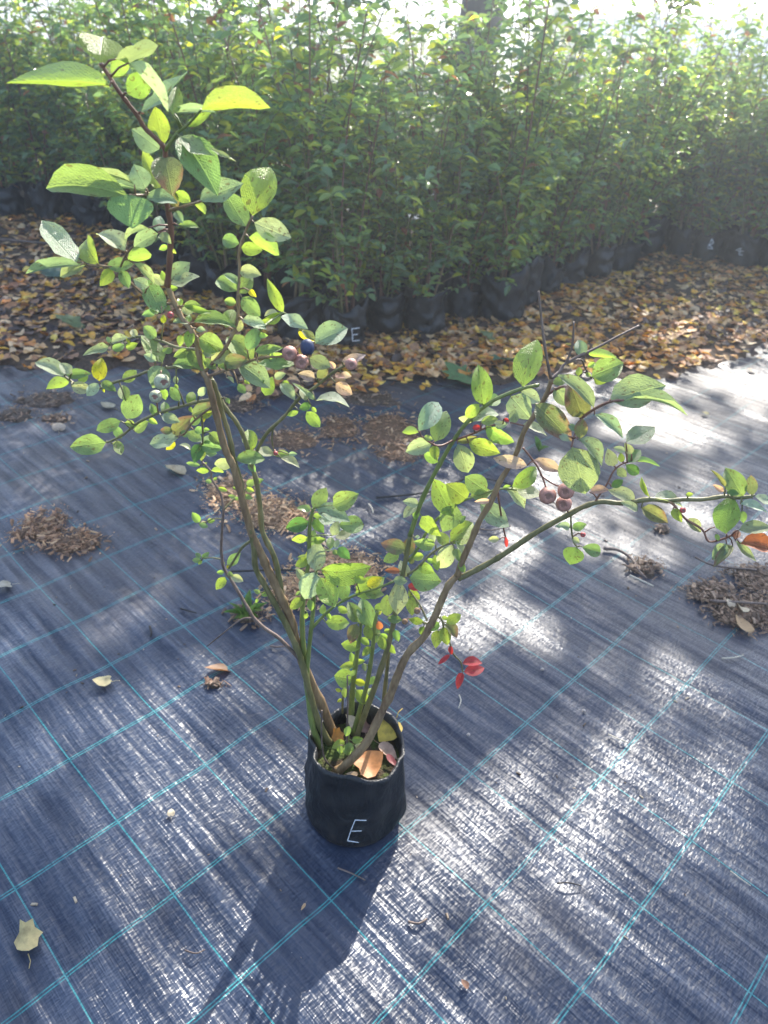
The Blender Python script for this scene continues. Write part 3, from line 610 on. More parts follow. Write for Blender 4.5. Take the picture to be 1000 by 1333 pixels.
LEAVES = """
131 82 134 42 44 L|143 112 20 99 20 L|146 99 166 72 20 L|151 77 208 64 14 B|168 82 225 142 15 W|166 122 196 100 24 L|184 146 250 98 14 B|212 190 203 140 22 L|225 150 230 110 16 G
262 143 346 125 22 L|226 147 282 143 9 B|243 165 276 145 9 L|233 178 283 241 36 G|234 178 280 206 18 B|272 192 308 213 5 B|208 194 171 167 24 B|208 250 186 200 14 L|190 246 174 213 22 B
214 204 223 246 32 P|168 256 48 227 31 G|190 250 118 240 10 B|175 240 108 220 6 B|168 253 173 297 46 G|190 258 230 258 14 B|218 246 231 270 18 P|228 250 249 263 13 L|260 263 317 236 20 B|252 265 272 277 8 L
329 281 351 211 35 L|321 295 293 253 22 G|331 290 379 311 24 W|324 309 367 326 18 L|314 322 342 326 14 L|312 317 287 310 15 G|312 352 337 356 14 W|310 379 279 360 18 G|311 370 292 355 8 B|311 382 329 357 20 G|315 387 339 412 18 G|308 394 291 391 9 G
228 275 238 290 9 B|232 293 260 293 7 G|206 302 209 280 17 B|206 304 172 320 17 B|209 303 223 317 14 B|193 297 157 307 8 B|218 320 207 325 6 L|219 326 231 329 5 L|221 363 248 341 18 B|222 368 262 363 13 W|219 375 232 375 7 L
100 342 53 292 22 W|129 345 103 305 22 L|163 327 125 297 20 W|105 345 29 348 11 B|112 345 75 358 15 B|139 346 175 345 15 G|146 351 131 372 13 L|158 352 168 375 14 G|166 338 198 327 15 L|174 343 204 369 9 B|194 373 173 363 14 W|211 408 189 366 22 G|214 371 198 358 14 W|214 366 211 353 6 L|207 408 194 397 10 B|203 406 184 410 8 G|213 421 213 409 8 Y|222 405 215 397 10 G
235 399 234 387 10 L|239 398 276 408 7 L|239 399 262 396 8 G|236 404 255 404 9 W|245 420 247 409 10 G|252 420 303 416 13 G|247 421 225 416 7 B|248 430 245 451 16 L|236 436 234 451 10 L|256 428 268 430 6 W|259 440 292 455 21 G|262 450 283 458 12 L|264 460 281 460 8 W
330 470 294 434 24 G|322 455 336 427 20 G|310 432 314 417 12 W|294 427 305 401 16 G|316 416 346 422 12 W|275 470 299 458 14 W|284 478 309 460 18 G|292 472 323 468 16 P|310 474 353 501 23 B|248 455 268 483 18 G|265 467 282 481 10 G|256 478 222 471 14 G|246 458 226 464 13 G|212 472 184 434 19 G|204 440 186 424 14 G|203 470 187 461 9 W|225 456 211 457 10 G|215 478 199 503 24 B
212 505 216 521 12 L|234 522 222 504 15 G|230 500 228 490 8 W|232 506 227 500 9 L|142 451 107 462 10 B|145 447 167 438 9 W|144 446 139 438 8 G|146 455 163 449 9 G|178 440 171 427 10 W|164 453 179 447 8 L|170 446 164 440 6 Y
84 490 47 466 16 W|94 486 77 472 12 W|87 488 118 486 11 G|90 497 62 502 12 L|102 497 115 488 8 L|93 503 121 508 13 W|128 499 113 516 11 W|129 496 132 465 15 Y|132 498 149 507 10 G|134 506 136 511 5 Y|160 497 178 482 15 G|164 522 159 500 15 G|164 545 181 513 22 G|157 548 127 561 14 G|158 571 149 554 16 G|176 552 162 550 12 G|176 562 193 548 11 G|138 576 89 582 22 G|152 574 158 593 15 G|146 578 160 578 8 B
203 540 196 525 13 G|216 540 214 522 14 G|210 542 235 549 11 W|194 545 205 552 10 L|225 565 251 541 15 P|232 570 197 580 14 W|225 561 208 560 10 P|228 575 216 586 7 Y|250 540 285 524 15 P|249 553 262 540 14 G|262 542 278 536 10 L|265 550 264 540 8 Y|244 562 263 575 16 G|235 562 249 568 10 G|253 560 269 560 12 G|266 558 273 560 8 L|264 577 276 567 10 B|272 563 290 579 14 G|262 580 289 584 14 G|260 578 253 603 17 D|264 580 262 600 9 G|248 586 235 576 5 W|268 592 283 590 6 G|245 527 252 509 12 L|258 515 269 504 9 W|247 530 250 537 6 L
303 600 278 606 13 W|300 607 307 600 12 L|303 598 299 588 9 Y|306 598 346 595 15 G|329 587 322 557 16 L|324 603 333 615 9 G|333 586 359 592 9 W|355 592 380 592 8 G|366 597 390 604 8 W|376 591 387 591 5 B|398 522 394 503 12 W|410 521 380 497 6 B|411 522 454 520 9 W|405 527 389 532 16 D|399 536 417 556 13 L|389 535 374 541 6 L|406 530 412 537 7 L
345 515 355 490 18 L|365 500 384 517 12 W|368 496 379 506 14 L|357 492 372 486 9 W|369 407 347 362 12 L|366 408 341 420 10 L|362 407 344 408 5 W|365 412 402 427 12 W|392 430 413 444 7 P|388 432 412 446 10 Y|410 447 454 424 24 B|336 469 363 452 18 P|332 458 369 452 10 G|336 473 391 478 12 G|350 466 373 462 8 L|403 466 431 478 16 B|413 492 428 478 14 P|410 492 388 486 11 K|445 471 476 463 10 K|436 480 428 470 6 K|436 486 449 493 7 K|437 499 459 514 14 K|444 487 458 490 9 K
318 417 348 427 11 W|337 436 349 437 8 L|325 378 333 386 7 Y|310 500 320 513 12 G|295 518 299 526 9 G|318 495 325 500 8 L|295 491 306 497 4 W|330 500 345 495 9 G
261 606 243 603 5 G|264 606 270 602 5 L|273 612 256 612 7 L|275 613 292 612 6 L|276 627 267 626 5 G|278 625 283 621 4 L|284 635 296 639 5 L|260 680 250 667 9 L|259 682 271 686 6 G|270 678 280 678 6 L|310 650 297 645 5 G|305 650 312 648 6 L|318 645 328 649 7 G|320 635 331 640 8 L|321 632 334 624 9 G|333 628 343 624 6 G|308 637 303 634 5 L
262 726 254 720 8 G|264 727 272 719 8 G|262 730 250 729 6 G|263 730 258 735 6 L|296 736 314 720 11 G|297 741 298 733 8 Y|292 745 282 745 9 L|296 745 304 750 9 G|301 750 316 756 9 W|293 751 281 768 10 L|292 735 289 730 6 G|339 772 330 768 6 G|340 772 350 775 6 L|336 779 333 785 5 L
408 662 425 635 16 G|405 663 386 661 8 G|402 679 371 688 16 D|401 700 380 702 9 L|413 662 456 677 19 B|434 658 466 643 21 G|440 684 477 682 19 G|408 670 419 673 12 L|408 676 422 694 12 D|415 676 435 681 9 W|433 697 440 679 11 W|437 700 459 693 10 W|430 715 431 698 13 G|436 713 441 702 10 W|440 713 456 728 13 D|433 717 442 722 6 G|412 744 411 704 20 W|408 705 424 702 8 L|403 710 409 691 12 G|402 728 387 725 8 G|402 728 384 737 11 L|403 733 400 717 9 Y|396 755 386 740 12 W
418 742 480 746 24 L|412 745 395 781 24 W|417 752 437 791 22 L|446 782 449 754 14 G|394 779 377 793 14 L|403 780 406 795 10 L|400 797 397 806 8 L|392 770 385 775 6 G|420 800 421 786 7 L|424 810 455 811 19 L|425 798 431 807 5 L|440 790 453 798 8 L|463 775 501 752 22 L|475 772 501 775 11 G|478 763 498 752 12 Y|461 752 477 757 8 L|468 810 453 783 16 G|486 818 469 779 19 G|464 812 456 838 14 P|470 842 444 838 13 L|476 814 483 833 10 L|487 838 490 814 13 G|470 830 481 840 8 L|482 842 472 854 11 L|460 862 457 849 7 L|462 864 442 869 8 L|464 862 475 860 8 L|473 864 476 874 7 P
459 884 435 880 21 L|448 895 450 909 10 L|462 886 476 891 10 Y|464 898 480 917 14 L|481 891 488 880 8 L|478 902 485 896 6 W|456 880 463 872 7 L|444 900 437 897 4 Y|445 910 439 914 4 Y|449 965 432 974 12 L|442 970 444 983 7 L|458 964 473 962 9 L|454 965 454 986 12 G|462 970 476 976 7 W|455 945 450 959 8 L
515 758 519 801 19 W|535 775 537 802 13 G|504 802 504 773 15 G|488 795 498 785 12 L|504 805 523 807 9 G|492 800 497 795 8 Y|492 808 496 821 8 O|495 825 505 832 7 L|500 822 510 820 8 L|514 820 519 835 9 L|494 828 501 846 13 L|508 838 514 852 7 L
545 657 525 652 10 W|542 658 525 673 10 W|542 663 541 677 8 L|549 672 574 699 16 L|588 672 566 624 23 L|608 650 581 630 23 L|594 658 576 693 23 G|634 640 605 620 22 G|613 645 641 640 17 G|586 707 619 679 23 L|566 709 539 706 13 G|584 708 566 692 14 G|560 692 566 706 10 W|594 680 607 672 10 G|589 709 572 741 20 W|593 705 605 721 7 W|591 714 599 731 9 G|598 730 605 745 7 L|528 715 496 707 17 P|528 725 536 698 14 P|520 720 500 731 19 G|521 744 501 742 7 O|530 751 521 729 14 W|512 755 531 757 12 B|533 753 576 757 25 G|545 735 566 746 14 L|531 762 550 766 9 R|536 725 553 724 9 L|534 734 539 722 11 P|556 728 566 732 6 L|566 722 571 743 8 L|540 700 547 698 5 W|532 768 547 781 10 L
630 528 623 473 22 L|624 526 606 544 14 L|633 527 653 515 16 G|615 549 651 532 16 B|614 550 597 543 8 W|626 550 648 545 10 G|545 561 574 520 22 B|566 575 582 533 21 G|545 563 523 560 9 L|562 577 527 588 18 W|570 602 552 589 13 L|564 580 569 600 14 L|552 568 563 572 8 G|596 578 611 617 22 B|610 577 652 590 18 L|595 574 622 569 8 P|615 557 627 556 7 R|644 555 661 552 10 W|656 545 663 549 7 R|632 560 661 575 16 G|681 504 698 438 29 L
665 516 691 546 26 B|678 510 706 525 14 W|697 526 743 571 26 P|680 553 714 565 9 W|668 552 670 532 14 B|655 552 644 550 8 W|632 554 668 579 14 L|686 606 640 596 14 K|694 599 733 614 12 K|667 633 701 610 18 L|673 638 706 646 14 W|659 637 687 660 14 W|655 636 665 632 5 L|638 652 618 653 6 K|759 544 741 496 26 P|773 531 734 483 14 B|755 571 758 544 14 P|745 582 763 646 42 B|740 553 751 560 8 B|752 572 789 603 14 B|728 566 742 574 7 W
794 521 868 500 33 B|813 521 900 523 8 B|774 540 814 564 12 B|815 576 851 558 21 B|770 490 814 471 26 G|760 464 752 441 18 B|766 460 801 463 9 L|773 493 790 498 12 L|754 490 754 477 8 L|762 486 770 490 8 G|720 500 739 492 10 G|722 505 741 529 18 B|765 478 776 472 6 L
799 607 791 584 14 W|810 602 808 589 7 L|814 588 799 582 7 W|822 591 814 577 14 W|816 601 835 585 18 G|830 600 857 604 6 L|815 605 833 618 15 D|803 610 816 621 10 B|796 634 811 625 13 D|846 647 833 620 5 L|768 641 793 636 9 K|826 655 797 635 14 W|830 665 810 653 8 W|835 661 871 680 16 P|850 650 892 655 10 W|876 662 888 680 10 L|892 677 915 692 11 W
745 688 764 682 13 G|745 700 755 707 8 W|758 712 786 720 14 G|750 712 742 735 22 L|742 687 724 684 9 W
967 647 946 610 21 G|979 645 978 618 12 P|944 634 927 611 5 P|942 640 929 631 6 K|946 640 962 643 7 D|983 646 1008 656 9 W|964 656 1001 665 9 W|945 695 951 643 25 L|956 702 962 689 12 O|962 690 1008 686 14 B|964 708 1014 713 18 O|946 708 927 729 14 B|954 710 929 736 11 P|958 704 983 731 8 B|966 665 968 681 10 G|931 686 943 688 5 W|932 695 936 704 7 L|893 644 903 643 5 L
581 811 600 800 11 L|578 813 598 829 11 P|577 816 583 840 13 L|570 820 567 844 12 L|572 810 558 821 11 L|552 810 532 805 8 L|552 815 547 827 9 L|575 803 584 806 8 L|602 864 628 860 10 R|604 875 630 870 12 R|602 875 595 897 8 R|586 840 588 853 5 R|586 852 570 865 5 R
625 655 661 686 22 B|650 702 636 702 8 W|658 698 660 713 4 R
"""
recs = []
for ln in LEAVES.strip().splitlines():
    for t in ln.split('|'):
        w = t.split()
        if len(w) == 6: recs.append((*[float(z) for z in w[:5]], w[5]))
# which cane does each leaf grow on; short leaf stalks are added to that cane
plans = []
for (bx, by, tx, ty, w, c) in recs:
    d2 = (AP[:, 0] - bx) ** 2 + (AP[:, 1] - by) ** 2; k = int(np.argmin(d2)); a = allpts[k]
    dy = a[2] - .012 * rl.random() * (1 if d2[k] > 30 else 0)
    P = onY(bx, by, YP + dy)
    if 4 < d2[k] < 1000: canes[a[3]][2].tube([a[4], (a[4] + P) / 2 + Vector((0, 0, .002)), P], [.0011, .0009, .0007], 5)
    plans.append((P, (tx, ty), w, c, a[3], math.hypot(tx - bx, ty - by) * w))
cane_objs = []
for kind, mt, b in canes:
    cane_objs.append(child(kind, b.mesh(kind, mt), bush))
bpy.context.view_layer.update()
order = sorted(range(len(plans)), key=lambda i: -plans[i][5])
rest = []
for rank, i in enumerate(order):
    P, tp, w, c, ci, _ = plans[i]
    dep = rl.uniform(-.35, .35)
    o = place_leaf(P, tp, dep, w, c, None)
    if rank < 300:
        mw = o.matrix_world.copy(); o.parent = cane_objs[ci]; o.matrix_parent_inverse = cane_objs[ci].matrix_world.inverted(); o.matrix_basis = mw
    else: rest.append(o)
# the smallest leaflets are one joined part
sb = MB()
for o in rest:
    mw = o.matrix_basis if o.matrix_world == Matrix.Identity(4) else o.matrix_world
    sb.add([mw @ v.co for v in o.data.vertices], [tuple(p.vertices) for p in o.data.polygons], tuple(o.color)[:3])
    bpy.data.objects.remove(o, do_unlink=True)
M['small_leaf'] = leaf_material('leaflet', 'attr', trans=.42, rough=.36)
sl_o = child('leaflets', sb.mesh('leaflets', M['small_leaf']), bush); sl_o['kind'] = 'stuff'

# berries
def berry_mesh(mat, long=1.0):
    b = MB(); v = []; f = []; ns, nr = 16, 11
    for k in range(nr + 1):
        th = math.pi * k / nr
        for q in range(ns):
            a = 2 * math.pi * q / ns; r = math.sin(th); z = math.cos(th) * long
            if k <= 2: z -= .22 * (1 - k / 3); r *= .92
            if k == 2: z += .16 + (.08 if q % 3 == 0 else -.04); r *= 1.08
            w_ = 1 + .05 * noise.noise(Vector((r * math.cos(a) * 1.6, r * math.sin(a) * 1.6, z * 1.6 + long * 7))); v.append((r * math.cos(a) * w_, r * math.sin(a) * w_, z * w_))
    for k in range(nr):
        for q in range(ns):
            q2 = (q + 1) % ns; f.append((k * ns + q, (k + 1) * ns + q, (k + 1) * ns + q2, k * ns + q2))
    b.add(v, f); me = b.mesh('berry', mat); me.materials.append(M['calyx'])
    for i, p in enumerate(me.polygons):
        if i < 1.4 * ns: p.material_index = 1
    return me
BM = {k: berry_mesh(M['berry_' + k], 1.15 if k == 'ripe' else 1.0) for k in ('ripe', 'pink', 'pale', 'red', 'brown')}
def berry(x, y, r, kind, dirv=None, dd=0.0, label=None):
    k = int(np.argmin((AP[:, 0] - x) ** 2 + (AP[:, 1] - y) ** 2)); a = allpts[k]
    P = onY(x, y, YP + a[2] - .012 + dd); z = (P - CAM).dot(cF); s = r * z / FPX
    n = (dirv if dirv else (CAM - P).normalized() + Vector((rl.uniform(-.3, .3), 0, -.25))).normalized()
    q = n.to_track_quat('Z', 'Y').to_matrix().to_4x4()
    o = child('berry', BM[kind], cane_objs[a[3]]); o.matrix_basis = Matrix.Translation(P) @ q @ Matrix.Scale(s, 4)
    if label: o['label'] = label
    b = MB(); mid = (P + a[4]) / 2 + Vector((0, 0, .004)); b.tube([a[4], mid, P - n * s * .8], [.0009, .0009, .0011], 5)
    child('berry_stalk', b.mesh('berry_stalk', M['cane_red']), cane_objs[a[3]])
berry(400, 452, 9.5, 'ripe', Vector((.05, -.5, -.9)), label='ripe dark blue berry')
berry(377, 460, 10, 'pink'); berry(392, 471, 10, 'pink', dd=.004); berry(457, 474, 8, 'pink'); berry(211, 497, 10.5, 'pale', dd=-.01); berry(203, 516, 8.5, 'pale', dd=-.004)
berry(222, 410, 4.5, 'red'); berry(359, 590, 3, 'red'); berry(713, 645, 11.5, 'pink'); berry(737, 639, 11, 'pink'); berry(734, 656, 10.5, 'pink', dd=.006); berry(889, 664, 4, 'red'); berry(759, 696, 3.5, 'red'); berry(543, 795, 4.5, 'brown'); berry(527, 809, 4, 'brown')

# ------------------------------------------------------------------ fallen leaf shapes
def outline_mesh(name, pts, mat, curl, cup, seed, rings=2):
    rg = random.Random(seed); o = Vector((rg.uniform(0, 9), rg.uniform(0, 9), rg.uniform(0, 9))); b = MB(); v = []; f = []; n = len(pts)
    def zz(x, y): return curl * (y * y) + cup * x * x + .10 * noise.noise(Vector((x * 2.2, y * 2.2, 0)) + o)
    v.append((0, 0, zz(0, 0)))
    for k in range(1, rings + 1):
        for (x, y) in pts: v.append((x * k / rings, y * k / rings, zz(x * k / rings, y * k / rings)))
    for q in range(n): f.append((0, 1 + q, 1 + (q + 1) % n))
    for k in range(rings - 1):
        for q in range(n):
            q2 = (q + 1) % n; f.append((1 + k * n + q, 1 + (k + 1) * n + q, 1 + (k + 1) * n + q2, 1 + k * n + q2))
    zmin = min(p[2] for p in v); v = [(x, y, z - zmin) for x, y, z in v]
    b.add(v, f)
    st = MB()
    b.tube([(0, -.5, v[0][2] * .5), (.06, -.72, .02), (.02, -.92, .03)], [.018, .014, .012], 4)
    return b.mesh(name, mat)
ovate = [(0, -.5), (.24, -.42), (.37, -.22), (.36, .02), (.22, .28), (.07, .45), (0, .55), (-.08, .44), (-.25, .26), (-.37, .0), (-.36, -.24), (-.22, -.43)]
heart = [(0, -.38), (.2, -.48), (.4, -.35), (.45, -.1), (.33, .2), (.15, .4), (0, .52), (-.14, .42), (-.36, .2), (-.44, -.1), (-.38, -.36), (-.2, -.47)]
torn = [(.05, -.5), (.28, -.4), (.3, -.1), (.42, .05), (.2, .22), (.16, .45), (-.05, .38), (-.2, .5), (-.24, .2), (-.4, -.02), (-.3, -.3), (-.15, -.42)]
maple = [(0, -.42), (.16, -.5), (.38, -.44), (.34, -.26), (.55, -.08), (.36, .02), (.42, .3), (.2, .24), (.12, .42), (0, .6), (-.12, .42), (-.2, .22), (-.44, .3), (-.35, .02), (-.54, -.1), (-.34, -.26), (-.38, -.45), (-.15, -.5)]
DL = [outline_mesh('dry_leaf', ovate, M['dead_leaf'], .35, .5, 1), outline_mesh('dry_leaf', heart, M['dead_leaf'], -.5, .4, 2), outline_mesh('dry_leaf', torn, M['dead_leaf'], .6, -.5, 3),
      outline_mesh('dry_leaf', ovate, M['dead_leaf'], .1, 1.3, 4), outline_mesh('dry_leaf', heart, M['dead_leaf'], .9, .2, 5)]
MAPLE = [outline_mesh('maple_leaf', maple, M['dead_leaf'], .15, .2, 8), outline_mesh('maple_leaf', maple, M['dead_leaf'], -.2, .25, 9)]
rd = random.Random(23)
def fallen(P, size, col, shape, rz, tilt, tiltdir, label=None, group=None, name='fallen_leaf', cat='leaf', sq=1.0):
    o = link(name, shape); o.color = (*col, 1)
    o.matrix_basis = Matrix.Translation(P) @ Matrix.Rotation(tiltdir, 4, 'Z') @ Matrix.Rotation(tilt, 4, 'X') @ Matrix.Rotation(rz - tiltdir, 4, 'Z') @ Matrix.Diagonal((size * sq, size, size, 1))
    tag(o, label, cat, group); return o
PAL = {'yellow': [(.52, .30, .03), (.48, .25, .03), (.56, .35, .06)], 'orange': [(.45, .19, .03), (.40, .15, .03)],
       'tan': [(.46, .28, .13), (.40, .24, .11), (.48, .33, .18)], 'brown': [(.26, .12, .05), (.20, .095, .045), (.30, .15, .07)], 'dark brown': [(.06, .035, .028), (.045, .03, .03), (.09, .05, .035)]}
def litter_pick(x, y):
    g = noise.noise(Vector((x * 1.4, y * 1.4, 7))) + .5 * noise.noise(Vector((x * 5, y * 5, 3)))
    warm = .20 + .25 * max(0, g) + (.16 if -.2 < x < 1.6 and y < line_y(x) - .1 else 0)
    q = rd.random()
    if q < warm * .62: return 'yellow'
    if q < warm * .95: return 'orange'
    if q < warm + .30: return 'tan'
    if q < warm + .55: return 'brown'
    return 'dark brown'
litter = []
tries = 0
while len(litter) < 14500 and tries < 120000:
    tries += 1
    x = rd.uniform(-3.9, 3.9); ya = front_y(x) - .12; yb = line_y(x) + .45; y = rd.uniform(ya, yb)
    e = (y - front_y(x)) + .12 * noise.noise(Vector((x * 5, y * 5, 1)))
    dens = min(1, max(0.03, .30 + e * 3)) * (.62 + .9 * max(0, .35 + noise.noise(Vector((x * 2.2, y * 2.2, 11)))))
    if rd.random() > dens: continue
    k = litter_pick(x, y); u = rd.choice(PAL[k]); f = rd.uniform(.8, 1.2)
    litter.append((x, y, k, tuple(min(.8, c * f * 1.45) for c in u), rd.uniform(.036, .068), rd.randrange(5), rd.uniform(0, 6.28), abs(rd.gauss(0, .33)), rd.uniform(0, 6.28), rd.uniform(.6, 1.0)))
def vis(l):
    if l[1] > line_y(l[0]) - .06: return 0
    X, Y, z = proj(Vector((l[0], l[1], .02)))
    if not (5 < X < 995): return 0
    if X < 300 and Y > 420: return l[4] / z * .7
    return l[4] / z
litter.sort(key=lambda l: -vis(l))
lit_lab = {k: ('curled %s fallen leaf in the litter strip before the bagged bushes' % k, '%s leaves in the litter strip' % k) for k in PAL}
lb = MB()
for n_, (x, y, k, c, s, sh, rz, ti, td, sq) in enumerate(litter):
    z = .012 + .010 * rd.random() + .010 * noise.noise(Vector((x * 7, y * 7, 2)))
    if n_ < 300:
        fallen(Vector((x, y, z)), s, c, DL[sh], rz, ti, td, *lit_lab[k], sq=sq)
    else:
        mw = Matrix.Translation((x, y, z)) @ Matrix.Rotation(td, 4, 'Z') @ Matrix.Rotation(ti, 4, 'X') @ Matrix.Rotation(rz - td, 4, 'Z') @ Matrix.Diagonal((s * sq, s, s, 1))
        me = DL[sh]; nv = len(me.vertices) - 12
        lb.add([mw @ v.co for v in me.vertices][:nv], [tuple(p.vertices) for p in me.polygons if max(p.vertices) < nv], c)
lo = link('leaf_litter', lb.mesh('leaf_litter', M['litter'])); tag(lo, 'deep litter of brown, tan and yellow autumn leaves along the bagged bushes', 'leaf litter', kind='stuff')

# leaves lying singly on the mat, in the litter and in the bag
def single(px, py, lpx, col, shape, rz, tilt, label, group=None, z=.004, sq=1.0, name='fallen_leaf'):
    P = gnd(px, py, z); s = lpx * (P - CAM).dot(cF) / FPX
    fallen(P, s, col, shape, rz, tilt, rz + .6, label, group, name, sq=sq)
single(37, 1221, 42, (.45, .36, .16), DL[2], .4, .12, 'torn pale yellow leaf flat on the weed mat beyond the bag shadow')
single(133, 888, 24, (.50, .42, .22), DL[4], 2.0, .3, 'small cream curled leaf on the sunlit weed mat near a brown curled leaf')
single(284, 872, 34, (.24, .12, .055), DL[3], 1.9, .45, 'brown curled leaf standing on the mat left of the bush stems', sq=.8)
single(272, 888, 16, (.17, .085, .045), DL[2], .9, .3, 'tiny brown leaf crumb beside the brown curled leaf')
single(77, 556, 19, (.40, .32, .24), DL[1], .3, .2, 'small pinkish tan leaf on shaded weed mat near the litter edge')
single(140, 528, 22, (.42, .36, .24), DL[0], 1.1, .15, 'pale tan leaf half under the lowest left twig of the bush')
single(228, 612, 30, (.45, .36, .22), DL[3], 1.2, .2, 'folded cream leaf with a long stalk on the blue shaded mat')
single(4, 763, 22, (.36, .33, .26), DL[1], 2.2, .25, 'greyish leaf on the mat below the left bark pile')
single(223, 1058, 11, (.46, .38, .26), DL[1], .2, .1, 'tiny cream leaf scrap between two teal threads')
single(395, 1181, 12, (.42, .27, .14), DL[0], 2.8, .3, 'tiny tan leaf scrap inside the shadow of the bag', sq=.5)
single(967, 813, 30, (.36, .22, .10), DL[0], .4, .25, 'oval tan leaf at the edge of the right bark pile', z=.012)
single(965, 793, 20, (.50, .40, .26), DL[2], 1.4, .4, 'crumpled cream leaf on the right bark pile', z=.018)
single(950, 785, 14, (.48, .38, .26), DL[1], .2, .3, 'small cream leaf scrap on the right bark pile', z=.018)
single(605, 1281, 13, (.17, .085, .05), DL[3], .8, .3, 'tiny dark brown leaf scrap on the open mat')
single(918, 538, 9, (.40, .34, .15), DL[1], .6, .1, 'small olive leaf lying on the bright worn mat')
single(978, 482, 12, (.34, .22, .12), DL[0], .6, .1, 'small brown leaf on the pale mat near the litter edge')
single(600, 488, 56, (.10, .19, .07), MAPLE[0], .7, .1, 'green lobed maple leaf lying at the front edge of the litter', z=.02, name='maple_leaf')
single(655, 470, 40, (.07, .15, .09), MAPLE[1], 2.4, .25, 'bluish green maple leaf deeper in the yellow litter', z=.04, name='maple_leaf')
single(88, 420, 40, (.16, .22, .10), MAPLE[1], 1.4, .35, 'pale green maple leaf on the brown litter', z=.04, name='maple_leaf')
single(74, 352, 44, (.05, .12, .09), MAPLE[0], .2, .2, 'dark teal maple leaf in the shaded litter', z=.04, name='maple_leaf')
single(632, 437, 24, (.13, .17, .07), MAPLE[1], .9, .3, 'small faded green maple leaf close to the bags', z=.04, name='maple_leaf')
def inbag(px, py, lpx, col, shape, rz, tilt, td, label, z=SOILZ + .010, sq=1.0):
    P = gnd(px, py, z); fallen(P, lpx * (P - CAM).dot(cF) / FPX, col, shape, rz, tilt, td, label, sq=sq)
inbag(505, 950, 38, (.50, .36, .05), DL[1], 2.6, .45, .3, 'yellow leaf leaning inside the rim of the bag', SOILZ + .022)
inbag(481, 994, 42, (.46, .20, .07), DL[4], -.9, .25, .0, 'orange brown curled leaf on the moss in the bag')
inbag(505, 978, 30, (.42, .28, .20), DL[3], -2.2, .3, .4, 'pinkish tan folded leaf in the bag', sq=.7)
inbag(510, 990, 20, (.24, .06, .06), DL[0], -2.4, .2, .4, 'dark red leaf tucked under the pinkish folded leaf', sq=.6)
inbag(440, 958, 22, (.42, .18, .025), DL[2], .3, .6, .2, 'bright orange leaf standing at the canes in the bag', SOILZ + .016)
inbag(460, 940, 26, (.55, .44, .30), DL[0], .9, .5, .2, 'pale cream leaf between the canes in the bag', SOILZ + .016, sq=.8)
inbag(481, 931, 12, (.42, .12, .03), DL[3], 1.9, .3, .2, 'small orange red leaf at the back of the bag')
inbag(474, 946, 20, (.22, .12, .09), DL[2], .2, .4, .2, 'dull brown leaf heap piece in the middle of the bag')
inbag(458, 1008, 16, (.40, .28, .17), DL[0], 1.6, .2, .2, 'tan leaf at the front rim of the bag', sq=.6)

# twigs and stalks lying on the mat
def stick(pxs, wpx, mat, label, z=.003, name='fallen_twig', arch=.004):
    pts = []
    for k, p in enumerate(pxs):
        t = k / (len(pxs) - 1); pts.append(gnd(p[0], p[1], z + arch * math.sin(t * math.pi)))
    sm = catmull(pts, 4); zc = (sm[0] - CAM).dot(cF); b = MB(); r = wpx * .5 * zc / FPX
    b.tube(sm, [r * (1.1 - .5 * k / len(sm)) for k in range(len(sm))], 6)
    tag(link(name, b.mesh(name, M[mat])), label, 'twig')
M['straw'] = simple('dry_straw', (.50, .44, .34), .6, .3, 200, .3)
M['cord'] = simple('dark_cord', (.03, .026, .024), .6, .3, 200, .4)
stick([(241, 1237), (255, 1241), (267, 1236)], 2.2, 'twig_dead', 'short dark curved twig on the mat left of the bag shadow')
stick([(440, 1130), (458, 1137), (476, 1146)], 2.5, 'twig_dead', 'thin twig lying in the shadow just before the bag')
stick([(725, 1150), (740, 1149), (757, 1153)], 2.2, 'cord', 'thin dark twig on the bright mat right of the bag')
stick([(532, 1200), (545, 1202), (556, 1196)], 3.5, 'twig_dead', 'stubby brown twig on the glaring mat beside the bag shadow')
stick([(792, 956), (806, 962), (818, 967)], 1.8, 'straw', 'pale straw on the mat by a teal thread')
stick([(940, 857), (955, 856), (968, 853)], 2.2, 'straw', 'pale straw below the right bark pile')
stick([(820, 749), (838, 757), (851, 763)], 2.5, 'straw', 'pale straw beside the dark curved twig')
stick([(786, 714), (805, 716), (822, 727), (832, 743), (842, 753)], 4, 'twig_dead', 'dark curved twig on the mat behind the right branch')
stick([(951, 1134), (963, 1143), (977, 1153)], 2.0, 'straw', 'pale straw lying by the thick teal threads')
stick([(598, 905), (600, 912), (597, 922)], 1.8, 'straw', 'bent straw below the red leaves')
stick([(352, 841), (362, 842), (372, 841)], 2.5, 'twig_dead', 'reddish bark sliver behind the left canes')
stick([(480, 656), (484, 661), (486, 668)], 2.2, 'straw', 'tiny pale straw on the shaded mat')
stick([(235, 792), (245, 795), (256, 798)], 2.2, 'cord', 'tiny dark twig on the mat left of the weed seedling')
stick([(195, 815), (197, 824), (196, 829)], 2.5, 'cord', 'crooked dark crumb on the glittering mat')
stick([(490, 648), (560, 640), (620, 622), (690, 640), (745, 668)], 2.5, 'cord', 'thin dark cord running over the mat behind the bush', arch=.002)
stick([(300, 744), (380, 742), (440, 752), (500, 764)], 2.5, 'cord', 'thin dark root lying across the bark piles', z=.010)
stick([(-40, 308), (20, 313), (65, 317), (110, 316)], 3.5, 'twig_dead', 'long grey twig along the shaded bags at the left', z=.05)
stick([(420, 493), (520, 496), (600, 505)], 2.2, 'cord', 'dark thread of frayed mat at the litter edge')
stick([(610, 686), (640, 690), (665, 684)], 2.2, 'twig_dead', 'short twig on the mat behind the main cane')
stick([(420, 690), (424, 705), (428, 722)], 2.2, 'cord', 'tiny dark twig beside the middle bark pile')
